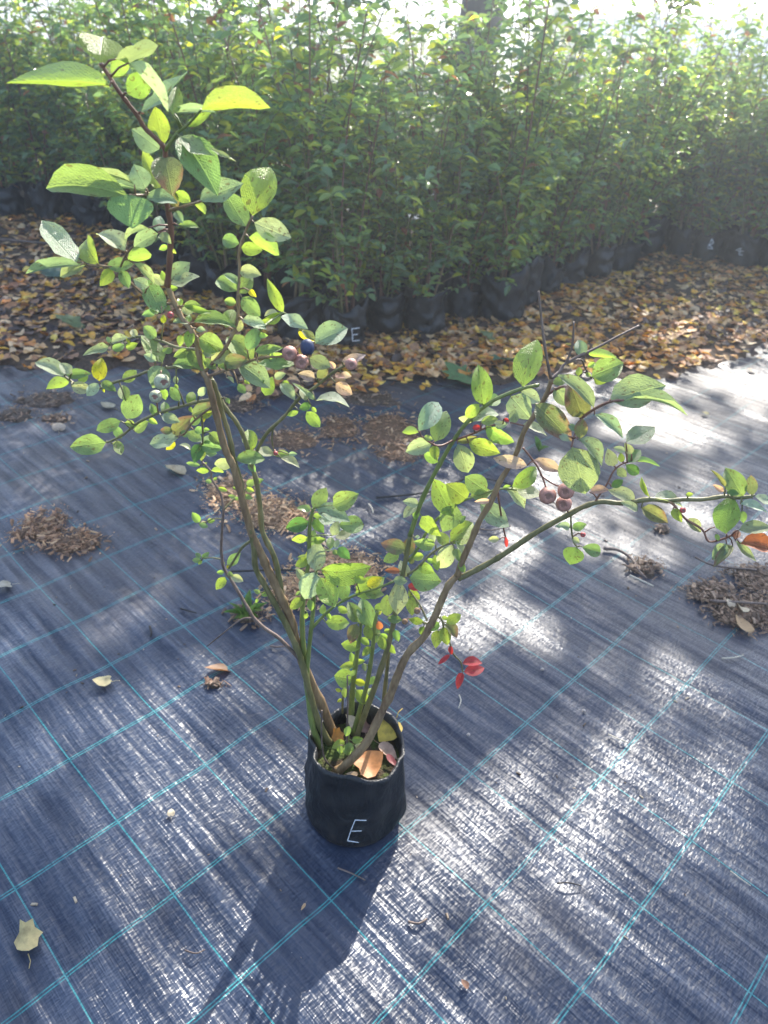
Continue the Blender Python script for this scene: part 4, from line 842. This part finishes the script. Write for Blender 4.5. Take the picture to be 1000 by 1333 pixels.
stick([(985, 742), (930, 736), (905, 725)], 3.0, 'twig_dead', 'brown twig reaching out of the right bark pile', z=.012)
stick([(925, 782), (960, 784), (1000, 786)], 4.0, 'twig_dead', 'brown twig across the right bark pile', z=.016)

# bark and soil piles on the mat
def pile(label, blobs, n, tone, seed):
    rg = random.Random(seed); b = MB()
    for (cx, cy, rx, ry) in blobs:
        c = gnd(cx, cy); ex = (gnd(cx + rx, cy) - c).length; ey = (gnd(cx, cy - ry) - gnd(cx, cy + ry)).length / 2
        # low mound of fine soil
        v = [(c.x, c.y, .007)]; f = []; ns = 28
        for k in range(1, 6):
            for q in range(ns):
                a = 2 * math.pi * q / ns; e = .75 + .35 * noise.noise(Vector((math.cos(a) * 1.5 + cx, math.sin(a) * 1.5 + cy, 0)))+ .2 * noise.noise(Vector((math.cos(a) * 5 + cx, math.sin(a) * 5, 3)))
                r = k / 5 * e; x, y = c.x + math.cos(a) * ex * r, c.y + math.sin(a) * ey * r
                v.append((x, y, (.007 * (1 - (k / 5) ** 2) + .003 * noise.noise(Vector((x * 60, y * 60, 0))) + .0015) if k < 5 else -.007))
        for q in range(ns): f.append((0, 1 + q, 1 + (q + 1) % ns))
        for k in range(4):
            for q in range(ns):
                q2 = (q + 1) % ns; f.append((1 + k * ns + q, 1 + (k + 1) * ns + q, 1 + (k + 1) * ns + q2, 1 + k * ns + q2))
        b.add(v, f, tuple(z * .55 for z in tone[1]))
        for _ in range(int(n * 5.5 * rx * ry / 900)):
            a = rg.uniform(0, 6.28); r = math.sqrt(rg.random()) * rg.choice((.7, .85, .95, 1.1, 1.45)); x, y = c.x + math.cos(a) * ex * r, c.y + math.sin(a) * ey * r
            L = rg.uniform(.0016, .005) * rg.choice((.6, 1, 1, 1, 2.6)); w = L * rg.uniform(.15, .45); h = L * rg.uniform(.08, .25)
            mw = Matrix.Translation((x, y, .002 + .007 * max(0, 1 - r * r) + rg.random() * .003)) @ Matrix.Rotation(rg.uniform(0, 6.28), 4, 'Z') @ Matrix.Rotation(rg.gauss(0, .35), 4, 'X') @ Matrix.Rotation(rg.gauss(0, .3), 4, 'Y')
            k = rg.uniform(.8, 1.6); t = rg.choice(tone); col = tuple(z * k for z in t)
            bend = rg.uniform(-.3, .5) * L
            vv = [(-L, -w, 0), (L * .1, -w * 1.1, bend * .5), (L, -w * .5, 0), (L, w * .4, 0), (0, w, bend * .5), (-L, w * .7, 0)]
            vv = [mw @ Vector(p) for p in vv] + [mw @ Vector((p[0] * .95, p[1] * .9, p[2] + h)) for p in vv]
            b.add(vv, [(6, 7, 8, 9, 10, 11)] + [(q, (q + 1) % 6, 6 + (q + 1) % 6, 6 + q) for q in range(6)], col)
    o = link('bark_pile', b.mesh('bark_pile', M['chip'], smooth=False)); tag(o, label, 'bark pile', kind='stuff')
T1 = [(.34, .19, .10), (.26, .14, .075), (.42, .27, .15), (.15, .085, .05)]; T2 = [(.50, .30, .16), (.42, .25, .13), (.58, .39, .22), (.22, .13, .07)]; T3 = [(.20, .125, .08), (.13, .08, .05), (.30, .20, .13), (.24, .15, .095)]
pile('loose pile of brown bark shreds on the mat left of the bush', [(52, 688, 40, 22), (98, 706, 40, 17)], 150, T1, 1)
pile('pile of pale wood chips behind the short leafy shoot', [(355, 668, 58, 24), (300, 640, 36, 22)], 170, T2, 2)
pile('flat patch of fine brown chips behind the leafy shoots', [(445, 740, 55, 24), (385, 770, 36, 24)], 190, T2, 3)
pile('dark crumbly soil patch at the right beyond the branch tip', [(925, 772, 34, 16), (965, 800, 40, 20), (985, 752, 40, 16), (996, 790, 30, 26)], 170, T3, 4)
pile('small dark soil patch by the curved twig', [(838, 738, 22, 12)], 170, T3, 5)
pile('brown bark litter on the mat in front of the leaf strip', [(380, 572, 40, 17), (440, 558, 38, 20), (505, 560, 55, 26), (520, 590, 38, 16)], 110, T1, 6)
pile('thin patch of soil on the mat at the left litter edge', [(60, 520, 48, 14), (20, 540, 34, 12), (70, 545, 26, 7)], 90, T3, 7)
pile('small heap of bark crumbs around the weed seedling', [(325, 800, 24, 13)], 170, T3, 8)
pile('dark soil spilled at the litter front behind the right leaves', [(480, 518, 50, 12), (300, 528, 50, 12)], 90, T3, 9)
pile('pinch of dark soil by a teal thread on the right mat', [(862, 690, 10, 6)], 200, T3, 10)
pile('few dark crumbs under the brown curled leaf', [(280, 892, 12, 6)], 120, T3, 11)

def crumbs():
    rg = random.Random(91); b = MB()
    for _ in range(1300):
        y = .35 + 2.6 * rg.random() ** .6; x = rg.uniform(-.95, .95) * (.75 + .55 * y)
        if rg.random() > .25 + .9 * max(0, noise.noise(Vector((x * 2, y * 2, 40))) + .25): continue
        L = rg.uniform(.0008, .0030) * rg.choice((1, 1, 1, 2.5)); w = L * rg.uniform(.2, .6); h = L * rg.uniform(.2, .5); z = matz(x, y) + .0006
        mw = Matrix.Translation((x, y, z)) @ Matrix.Rotation(rg.uniform(0, 6.28), 4, 'Z') @ Matrix.Rotation(rg.gauss(0, .2), 4, 'Y')
        vv = [(-L, -w, 0), (L, -w * .6, 0), (L * .8, w, 0), (-L * .9, w * .7, 0)]; vv = [mw @ Vector(p) for p in vv] + [mw @ Vector((p[0] * .8, p[1] * .8, h)) for p in vv]
        k = rg.uniform(.7, 1.3); c = rg.choice([(.10, .065, .045), (.06, .04, .03), (.28, .20, .13), (.40, .33, .24)])
        b.add(vv, [(4, 5, 6, 7)] + [(q, (q + 1) % 4, 4 + (q + 1) % 4, 4 + q) for q in range(4)], tuple(t * k for t in c))
    tag(link('soil_crumbs', b.mesh('soil_crumbs', M['chip'], smooth=False)), 'soil crumbs and bark bits strewn thinly over the weed mat', 'crumbs', kind='stuff')
crumbs()

# weeds growing through the mat
def weed(px, py, n, size, label, seed):
    rg = random.Random(seed); c = gnd(px, py, .004); e = empty('weed_seedling', c); bpy.context.view_layer.update(); tag(e, label, 'weed')
    for k in range(n):
        a = rg.uniform(0, 6.28); tip = c + Vector((math.cos(a) * size * rg.uniform(.4, 1), math.sin(a) * size * rg.uniform(.4, 1), size * rg.uniform(.3, 1.0)))
        ax = (tip - c); L = ax.length; ax.normalize(); s = ax.cross(Vector((0, 0, 1))).normalized(); nn = s.cross(ax); W = L * rg.uniform(.14, .4)
        o = child('leaf', rg.choice(LEAF), e)
        o.matrix_basis = Matrix(((s.x * W, ax.x * L, nn.x * L, c.x), (s.y * W, ax.y * L, nn.y * L, c.y), (s.z * W, ax.z * L, nn.z * L, c.z), (0, 0, 0, 1)))
        o.color = (.11, .20 * rg.uniform(.8, 1.2), .04, 0)
weed(322, 803, 16, .055, 'tuft of narrow green weed leaves rooted through the mat', 3)
weed(702, 588, 6, .05, 'few broad green weed leaves on the mat behind the right canes', 4)

# stones and crumbs
def pebble(px, py, r, label):
    b = MB(); v = []; f = []; P = gnd(px, py, 0); s = r * (P - CAM).dot(cF) / FPX; ns, nr = 10, 6
    for k in range(nr + 1):
        th = math.pi * k / nr
        for q in range(ns):
            a = 2 * math.pi * q / ns; p = Vector((math.sin(th) * math.cos(a), math.sin(th) * math.sin(a), math.cos(th) * .6)); p *= s * (1 + .3 * noise.noise(p * 1.5 + Vector((px, py, 0)))); v.append(P + p + Vector((0, 0, s * .45)))
    for k in range(nr):
        for q in range(ns): f.append((k * ns + q, (k + 1) * ns + q, (k + 1) * ns + (q + 1) % ns, k * ns + (q + 1) % ns))
    b.add(v, f); tag(link('pebble', b.mesh('pebble', M['stone'])), label, 'pebble')
pebble(610, 957, 2.5, 'tiny pale pebble on the shaded mat behind the bag'); pebble(706, 872, 2.5, 'tiny grey pebble beside a teal thread right of the canes'); pebble(760, 926, 2.5, 'dark soil crumb on the blue mat')

# ------------------------------------------------------------------ nursery block: bushes in bags
def hedge_proto(seed, h, ncane, nleaf_parts):
    """returns list of (part name, mesh, kind) for one bush, origin at the base of its bag"""
    rg = random.Random(seed); fol = MB(); parts = []; leaf_parts = []
    r0 = rg.uniform(.085, .10); bh = rg.uniform(.17, .21)
    bag = bag_mesh('grow_bag', r0, r0 * rg.uniform(.92, 1.08), bh, seed + 40, rg.uniform(.0, .18), rg.uniform(.0, .05), 44, .62, 1.7, 2.6)
    soil = disc_mesh('soil', r0 * .95, bh * .62, seed, M['soil'], .006, 6, 24)
    lv = []
    for c in range(ncane):
        a = 6.28 * c / ncane + rg.uniform(-.4, .4); lean = rg.uniform(.03, .30); hh = h * rg.uniform(.55, 1.1)
        p0 = Vector((math.cos(a) * .03, math.sin(a) * .03, bh * .6)); pts = []
        wob = Vector((rg.uniform(-.05, .05), rg.uniform(-.05, .05), 0))
        for k in range(7):
            t = k / 6; pts.append(p0 + Vector((math.cos(a), math.sin(a), 0)) * lean * t ** 1.3 + wob * math.sin(t * 3.1) + Vector((0, 0, (hh - p0.z) * t)))
        b = MB(); sm = catmull(pts, 2); rad = [(.0062 - .0045 * k / len(sm)) * rg.uniform(.9, 1.1) for k in range(len(sm))]
        b.tube(sm, rad, 5)
        nt_ = 19
        for k in range(nt_):
            t = .07 + .93 * (k + rg.random()) / nt_; q = t * (len(sm) - 1); i0 = min(int(q), len(sm) - 2); P = sm[i0].lerp(sm[i0 + 1], q - i0)
            ta = rg.uniform(0, 6.28); tl = rg.uniform(.08, .24) * (1.15 - .5 * t) * (.75 if t < .3 else 1); up = rg.uniform(.2, 1.1)
            d = Vector((math.cos(ta), math.sin(ta), up)).normalized(); e = P + d * tl + Vector((0, 0, -.02))
            b.tube([P, P.lerp(e, .5) + Vector((0, 0, .012)), e], [.0020, .0016, .0010], 3, cap=False)
            nl = int(tl / .017) + 1
            if t < .25 and rg.random() < .3: nl = 1
            for m_ in range(nl):
                u = (m_ + .6) / nl; B = P.lerp(e, u) + Vector((0, 0, .012 * math.sin(u * 3.1)))
                la = ta + (1 if m_ % 2 else -1) * rg.uniform(.5, 1.4); ld = Vector((math.cos(la), math.sin(la), rg.uniform(-.5, .7))).normalized()
                lv.append((B, ld, rg.uniform(.036, .064) * (1 if m_ < nl - 1 else 1.1), t))
        parts.append(('cane', b.mesh('cane', rg.choice([M['cane_brown'], M['cane_olive'], M['cane_red'], M['cane_olive']])), None))
    rg.shuffle(lv)
    for n_, (B, ld, L, t) in enumerate(lv):
        nr = Vector((rg.gauss(0, .55), rg.gauss(0, .55), 1)); n = nr - ld * nr.dot(ld); n.normalize(); s = ld.cross(n)
        q = rg.random(); k = rg.uniform(.7, 1.3)
        col = (.16, .25, .14) if q < .50 else (.25, .33, .10) if q < .84 else (.38, .40, .06) if q < .95 else (.26, .10, .07) if q < .975 else (.14, .16, .10)
        col = tuple(z * k for z in col); W = L * rg.uniform(.42, .58)
        if n_ < nleaf_parts:
            leaf_parts.append((Matrix(((s.x * W, ld.x * L, n.x * L, B.x), (s.y * W, ld.y * L, n.y * L, B.y), (s.z * W, ld.z * L, n.z * L, B.z), (0, 0, 0, 1))), col, rg.randrange(5)))
            continue
        vv = []
        for (x, y, z) in ((0, 0, 0), (-.36, .28, .10), (-.5, .55, .12), (-.26, .84, .0), (0, 1, -.12), (.26, .84, .0), (.5, .55, .12), (.36, .28, .10), (0, .5, 0)):
            vv.append(B + s * (x * W) + ld * (y * L) + n * (z * L))
        fol.add(vv, [(8, 1, 0), (8, 2, 1), (8, 3, 2), (8, 4, 3), (8, 5, 4), (8, 6, 5), (8, 7, 6), (8, 0, 7)], col)
    return dict(bag=bag.mesh('grow_bag', M['bag']), bagmb=bag, soil=soil, canes=parts, fol=fol.mesh('foliage', M['hedge_leaf'], smooth=False), leaves=leaf_parts)
PROT = [hedge_proto(100 + k, h, nc, 14) for k, (h, nc) in enumerate([(1.22, 6), (1.32, 7), (1.12, 6), (1.26, 5), (1.36, 7), (1.05, 7)])]
rh = random.Random(77)
def place_bush(P, pi, rz, sc, label, group, detail=True, lean=(0, 0), with_bag=True):
    p = PROT[pi]; e = empty('bagged_blueberry', P); e.rotation_euler = (lean[0], lean[1], rz); sc *= 1.10 + (.06 if P[0] < -.2 else 0); e.scale = (sc, sc, sc); tag(e, label, 'potted plant', group)
    bo = link('grow_bag', p['bag'], e)
    link('soil', p['soil'], e)
    for nm, me, _ in p['canes']: link(nm, me, e)
    fo = link('foliage', p['fol'], e); fo['kind'] = 'stuff'
    if detail:
        for mw, c, k in p['leaves']:
            o = link('leaf', LEAF[k], e); o.matrix_basis = mw; o.color = (*c, 0)
    return e, bo
special = {9: ('bagged bush whose black bag carries a chalk E, at the litter', 'E'), 21: ('shaded bagged bush with a small white looped mark on its bag', '8'), 22: ('shaded bagged bush with a faint white scrawl on its bag', 'F'),
           11: ('bagged bush in a slumped open-mouthed bag with a green sprout at its rim', None), 13: ('bagged bush in an upright shiny creased bag with a dry leaf stuck beside it', None)}
for k, P in enumerate(bagline):
    kk = k - 2; pi = rh.randrange(6); sc = rh.uniform(.86, 1.10); rz = rh.uniform(0, 6.28)
    ln_ = (rh.uniform(-.07, .05), rh.uniform(-.08, .08)); base = Vector((P.x + rh.uniform(-.03, .03), P.y + .09 + rh.uniform(-.02, .07), .006))
    ORD = ['first', 'second', 'third', 'fourth', 'fifth', 'sixth', 'seventh', 'eighth', 'ninth', 'tenth', 'eleventh', 'twelfth']
    if kk > 22: lab = ('%s bagged bush past the white scrawled bag, away from the yellow litter' % ORD[kk - 23], None)
    elif kk > 18: lab = ('%s bagged bush from the looped-mark bag towards the chalk E bag' % ORD[20 - kk], None)
    elif kk > 9: lab = ('%s bagged bush from the chalk E bag towards the looped-mark bag' % ORD[kk - 10], None)
    else: lab = ('%s bagged bush from the chalk E bag towards the grey twig' % ORD[8 - kk], None)
    if kk in special: lab = (special[kk][0], None); ln_ = (0, 0)
    e, bo = place_bush(base, pi, rz, sc, lab[0], lab[1], True, ln_)
    if kk in special and special[kk][1]:
        bv = make_bvh(PROT[pi]['bagmb']); x, y = bag_px[kk]; y -= 27
        if special[kk][1] == 'E': st = [[(x + 18, y - 1), (x + 8, y), (x + 9, y + 8), (x + 9, y + 16), (x + 18, y + 15)], [(x + 9, y + 8), (x + 16, y + 7)]]
        elif special[kk][1] == '8': st = [[(x - 4, y + 3), (x + 1, y - 7), (x + 3, y - 2), (x - 2, y + 1), (x + 2, y + 6), (x - 5, y + 5)]]
        else: st = [[(x - 10, y + 1), (x - 3, y - 2), (x - 6, y + 6), (x - 1, y + 7)], [(x - 7, y + 2), (x, y + 2)]]
        chalk(st, bv, base, bo, .0022 if special[kk][1] == 'E' else .003, rz, e.scale[0])
        bo.children[-1]['label'] = 'white chalk mark'
inner = 0
row = 0; off = .34
while off < 2.5:
    x = -3.6 + (.19 if row % 2 else 0)
    while x < 3.7:
        P = Vector((x + rh.uniform(-.06, .06), line_y(x) + off + rh.uniform(-.05, .05), .006))
        X, Y, z = proj(P + Vector((0, 0, 1.1)))
        if -170 < X < 1170:
            place_bush(P, rh.randrange(6), rh.uniform(0, 6.28), rh.uniform(.92, 1.10), 'leafy blueberry bush deep inside the dense nursery block', 'bushes inside the nursery block', False, (rh.uniform(-.05, .05), rh.uniform(-.05, .05)))
            inner += 1
        x += .38 if x < 1.0 else .30
    row += 1; off += .42 + .05 * row
print('inner bushes', inner)

# ------------------------------------------------------------------ trees behind the block: they shade the mat
LIT = [(860, 1030, 170, 90), (930, 700, 110, 45), (620, 790, 90, 40), (230, 1010, 220, 80), (720, 1060, 170, 70), (120, 790, 120, 50), (130, 900, 190, 90), (40, 850, 90, 60), (640, 1190, 190, 110), (560, 1080, 90, 60), (330, 1040, 90, 60), (830, 560, 110, 45), (800, 860, 140, 50), (460, 690, 90, 30), (250, 668, 50, 22), (985, 500, 70, 30),
       (880, 1230, 120, 80), (170, 1130, 110, 70), (430, 620, 70, 22), (620, 455, 150, 22), (880, 410, 120, 18), (80, 440, 60, 14), (640, 830, 60, 25), (740, 700, 70, 30), (520, 890, 60, 40)]
LITW = []
for (cx, cy, rx, ry) in LIT:
    c = gnd(cx, cy); LITW.append((c.x, c.y, (gnd(cx + rx, cy) - c).length, max(.10, (gnd(cx, cy - ry) - gnd(cx, cy + ry)).length / 2)))
for P, r in (((-.1, .35), .38), ((-.35, -.05), .42), ((-.6, -.5), .45), ((-.8, -.95), .5), ((.1, -.2), .42), ((.3, .1), .35), ((-.2, -.7), .4), ((.45, -.35), .35)): LITW.append((P[0], P[1], r, r))
def lit_amount(gx, gy):
    gx += .10 * noise.noise(Vector((gx * 4, gy * 4, 0))); gy += .10 * noise.noise(Vector((gx * 4, gy * 4, 5)))
    return max(1 - math.sqrt(((gx - a) / rx) ** 2 + ((gy - b) / ry) ** 2) for a, b, rx, ry in LITW)
def tree(base, trunk_r, fork, center, rad, nclump, seed, label):
    rg = random.Random(seed); e = empty('broadleaf_tree', base); bpy.context.view_layer.update(); tag(e, label, 'tree', None)
    b = MB(); base = Vector(base); top = Vector((center[0], center[1], center[2]))
    pts = [base + Vector((0, 0, -.1)), base + Vector((.02, 0, .5)), base.lerp(top, .35) + Vector((rg.uniform(-.1, .1), 0, 0)), base.lerp(top, .7), top + Vector((0, 0, rad * .4))]
    sm = catmull(pts, 5); b.tube(sm, [trunk_r * (1.25 if k == 0 else 1) * (1 - .8 * k / len(sm)) * (1 + .05 * math.sin(k * 2.1)) for k in range(len(sm))], 14)
    child('trunk', b.mesh('trunk', M['trunk']), e)
    fol = MB(); cl = []
    for _ in range(nclump):
        while True:
            d = Vector((rg.uniform(-1, 1), rg.uniform(-1, 1), rg.uniform(-1, 1)))
            if .25 < d.length < 1: break
        cl.append(Vector(center) + Vector((d.x * rad, d.y * rad, d.z * rad * .62)))
    for k in range(9):
        q = sm[int(len(sm) * rg.uniform(.4, .9))]; t = rg.choice(cl); bb = MB()
        s2 = catmull([q, q.lerp(t, .5) + Vector((0, 0, .25)), t], 4); bb.tube(s2, [trunk_r * .3 * (1 - .8 * i / len(s2)) for i in range(len(s2))], 6); child('limb', bb.mesh('limb', M['trunk']), e)
    for c in cl:
        for _ in range(40):
            p = c + Vector((rg.gauss(0, .26), rg.gauss(0, .26), rg.gauss(0, .18)))
            gx, gy = p.x - SUN.x / SUN.z * p.z, p.y - SUN.y / SUN.z * p.z
            la = lit_amount(gx, gy)
            if la > 0 and rg.random() < min(.99, .75 + la * 2.2): continue  # crown leaves left out to shape sun patches on mat and bush
            if gy > 1.6 and rg.random() < .75: continue
            L = rg.uniform(.09, .15); a = rg.uniform(0, 6.28); ld = Vector((math.cos(a), math.sin(a), rg.uniform(-.8, .2))).normalized()
            nr = Vector((rg.gauss(0, .6), rg.gauss(0, .6), 1)); n = nr - ld * nr.dot(ld); n.normalize(); s = ld.cross(n); W = L * rg.uniform(.7, .95)
            vv = [p + s * (x * W) + ld * (y * L) + n * (z * L) for (x, y, z) in ((0, 0, 0), (-.45, .25, .06), (-.4, .6, .05), (0, 1, -.1), (.4, .6, .05), (.45, .25, .06))]
            k = rg.uniform(.7, 1.3); col = rg.choice([(.09, .13, .03), (.16, .17, .03), (.30, .24, .03), (.11, .14, .04)])
            fol.add(vv, [(0, 5, 4, 3), (0, 3, 2, 1)], tuple(z * k for z in col))
    child('crown', fol.mesh('crown', M['crown_leaf'], smooth=False), e)
tx1 = onY(618, 12, 8.3).x
tree((tx1, 8.3, -.03), .30, 2.4, (tx1 + .5, 8.3, 5.6), 2.6, 150, 1, 'thick dark tree trunk rising behind the nursery block')
tree((4.4, 9.2, -.03), .22, 2.4, (3.9, 8.8, 5.9), 2.7, 150, 2, 'broadleaf tree beyond the shaded end of the block')
tree((onY(632, 5, 12.4).x, 12.4, -.03), .2, 2.4, (1.9, 12.4, 8.0), 2.8, 150, 3, 'broadleaf tree hidden behind the thick dark trunk')
tree((6.3, 13, -.03), .22, 2.4, (5.4, 12.8, 8.6), 2.9, 120, 4, 'broadleaf tree far behind the shaded end')
tree((onY(276, 4, 12.0).x, 12.0, -.03), .16, 2.4, (-1.2, 11.8, 7.8), 2.7, 110, 5, 'slim dark tree trunk far behind the block')

# sunlit shrubs and a pale sheet-clad tunnel far behind
def shrub(P, w, h, seed, label, tone):
    rg = random.Random(seed); e = empty('far_shrub', P); bpy.context.view_layer.update(); tag(e, label, 'shrub')
    b = MB(); P = Vector(P)
    for k in range(5):
        a = rg.uniform(0, 6.28); b.tube([P, P + Vector((math.cos(a) * w * .15, math.sin(a) * w * .15, h * .4)), P + Vector((math.cos(a) * w * .35, math.sin(a) * w * .35, h * .8))], [.03, .02, .01], 5)
    child('stem', b.mesh('stem', M['trunk']), e); fol = MB()
    for _ in range(900):
        d = Vector((rg.gauss(0, .4), rg.gauss(0, .4), rg.gauss(0, .36))); p = P + Vector((d.x * w, d.y * w, h * .55 + d.z * h * .6))
        if p.z < .05: continue
        L = rg.uniform(.08, .14); a = rg.uniform(0, 6.28); ld = Vector((math.cos(a), math.sin(a), rg.uniform(-.5, .4))).normalized(); n = Vector((rg.gauss(0, .6), rg.gauss(0, .6), 1)); n = (n - ld * n.dot(ld)).normalized(); s = ld.cross(n)
        vv = [p + s * (x * L * .7) + ld * (y * L) for (x, y) in ((0, 0), (-.5, .5), (0, 1), (.5, .5))]; k = rg.uniform(.7, 1.3); fol.add(vv, [(0, 3, 2, 1)], tuple(z * k for z in tone))
    child('crown', fol.mesh('crown', M['crown_leaf'], smooth=False), e)
for k, (px, Y, w, h) in enumerate([(330, 15, 1.6, 1.5), (470, 17, 1.8, 1.9), (545, 16, 1.6, 1.7), (705, 17, 1.8, 1.9), (775, 18, 1.7, 1.8), (420, 19, 2, 2.1)]):
    shrub((onY(px, 30, Y).x, Y, -.03), w, h, 50 + k, 'pale yellow green sunlit shrub far behind the nursery block', (.26, .28, .07)); 
for o in COL.objects:
    if o.name.startswith('far_shrub'): o['group'] = 'far sunlit shrubs'
def tunnel():
    c = onY(930, 20, 21); e = empty('poly_tunnel', (c.x, 21, -.03)); bpy.context.view_layer.update(); tag(e, 'pale sheeted growing tunnel far behind the shaded end of the block', 'greenhouse')
    M['sheet'] = simple('white_sheeting', (.72, .73, .74), .35, .5, 3, .15, .02); M['steel'] = simple('galvanised_tube', (.35, .36, .37), .4, .5)
    b = MB(); x0, x1 = c.x - 3.6, c.x + 6; n = 14; nx = 40
    v = []; f = []
    for i in range(nx + 1):
        x = x0 + (x1 - x0) * i / nx
        for k in range(n + 1):
            a = math.pi * k / n; sag = .03 * math.sin(i * math.pi / 4) ** 2; v.append((x, 21 - math.cos(a) * (2.4 - sag), -.03 + math.sin(a) ** .8 * (2.3 - sag)))
    for i in range(nx):
        for k in range(n): q = i * (n + 1) + k; f.append((q, q + 1, q + n + 2, q + n + 1))
    b.add(v, f); child('sheeting', b.mesh('sheeting', M['sheet']), e)
    for i in range(0, nx + 1, 4):
        x = x0 + (x1 - x0) * i / nx; h = MB(); h.tube([(x, 21 - math.cos(math.pi * k / n) * 2.43, -.03 + math.sin(math.pi * k / n) ** .8 * 2.33) for k in range(n + 1)], .025, 6); child('hoop', h.mesh('hoop', M['steel']), e)
tunnel()

# ------------------------------------------------------------------ thin scattering volume, added to imitate the veil of lens glare
hz = MB(); x0, x1, y0, y1, z0, z1 = -230, 230, -65, 325, -1.1, 12.0
hz.add([(x0, y0, z0), (x1, y0, z0), (x1, y1, z0), (x0, y1, z0), (x0, y0, z1), (x1, y0, z1), (x1, y1, z1), (x0, y1, z1)], [(0, 3, 2, 1), (4, 5, 6, 7), (0, 1, 5, 4), (1, 2, 6, 5), (2, 3, 7, 6), (3, 0, 4, 7)])
hm = bpy.data.materials.new('veil_volume'); hm.use_nodes = True; hn = hm.node_tree.nodes; hn.remove(hn['Principled BSDF'])
pv = hn.new('ShaderNodeVolumePrincipled'); pv.inputs['Color'].default_value = (.86, .93, 1, 1); pv.inputs['Density'].default_value = .019; pv.inputs['Anisotropy'].default_value = .62
hm.node_tree.links.new(pv.outputs[0], hn['Material Output'].inputs['Volume'])
tag(link('lens_veil', hz.mesh('lens_veil', hm, smooth=False)), 'thin added volume imitating the veil of lens glare', 'lens_veil', kind='stuff')
scene.render.resolution_x, scene.render.resolution_y = 768, 1024
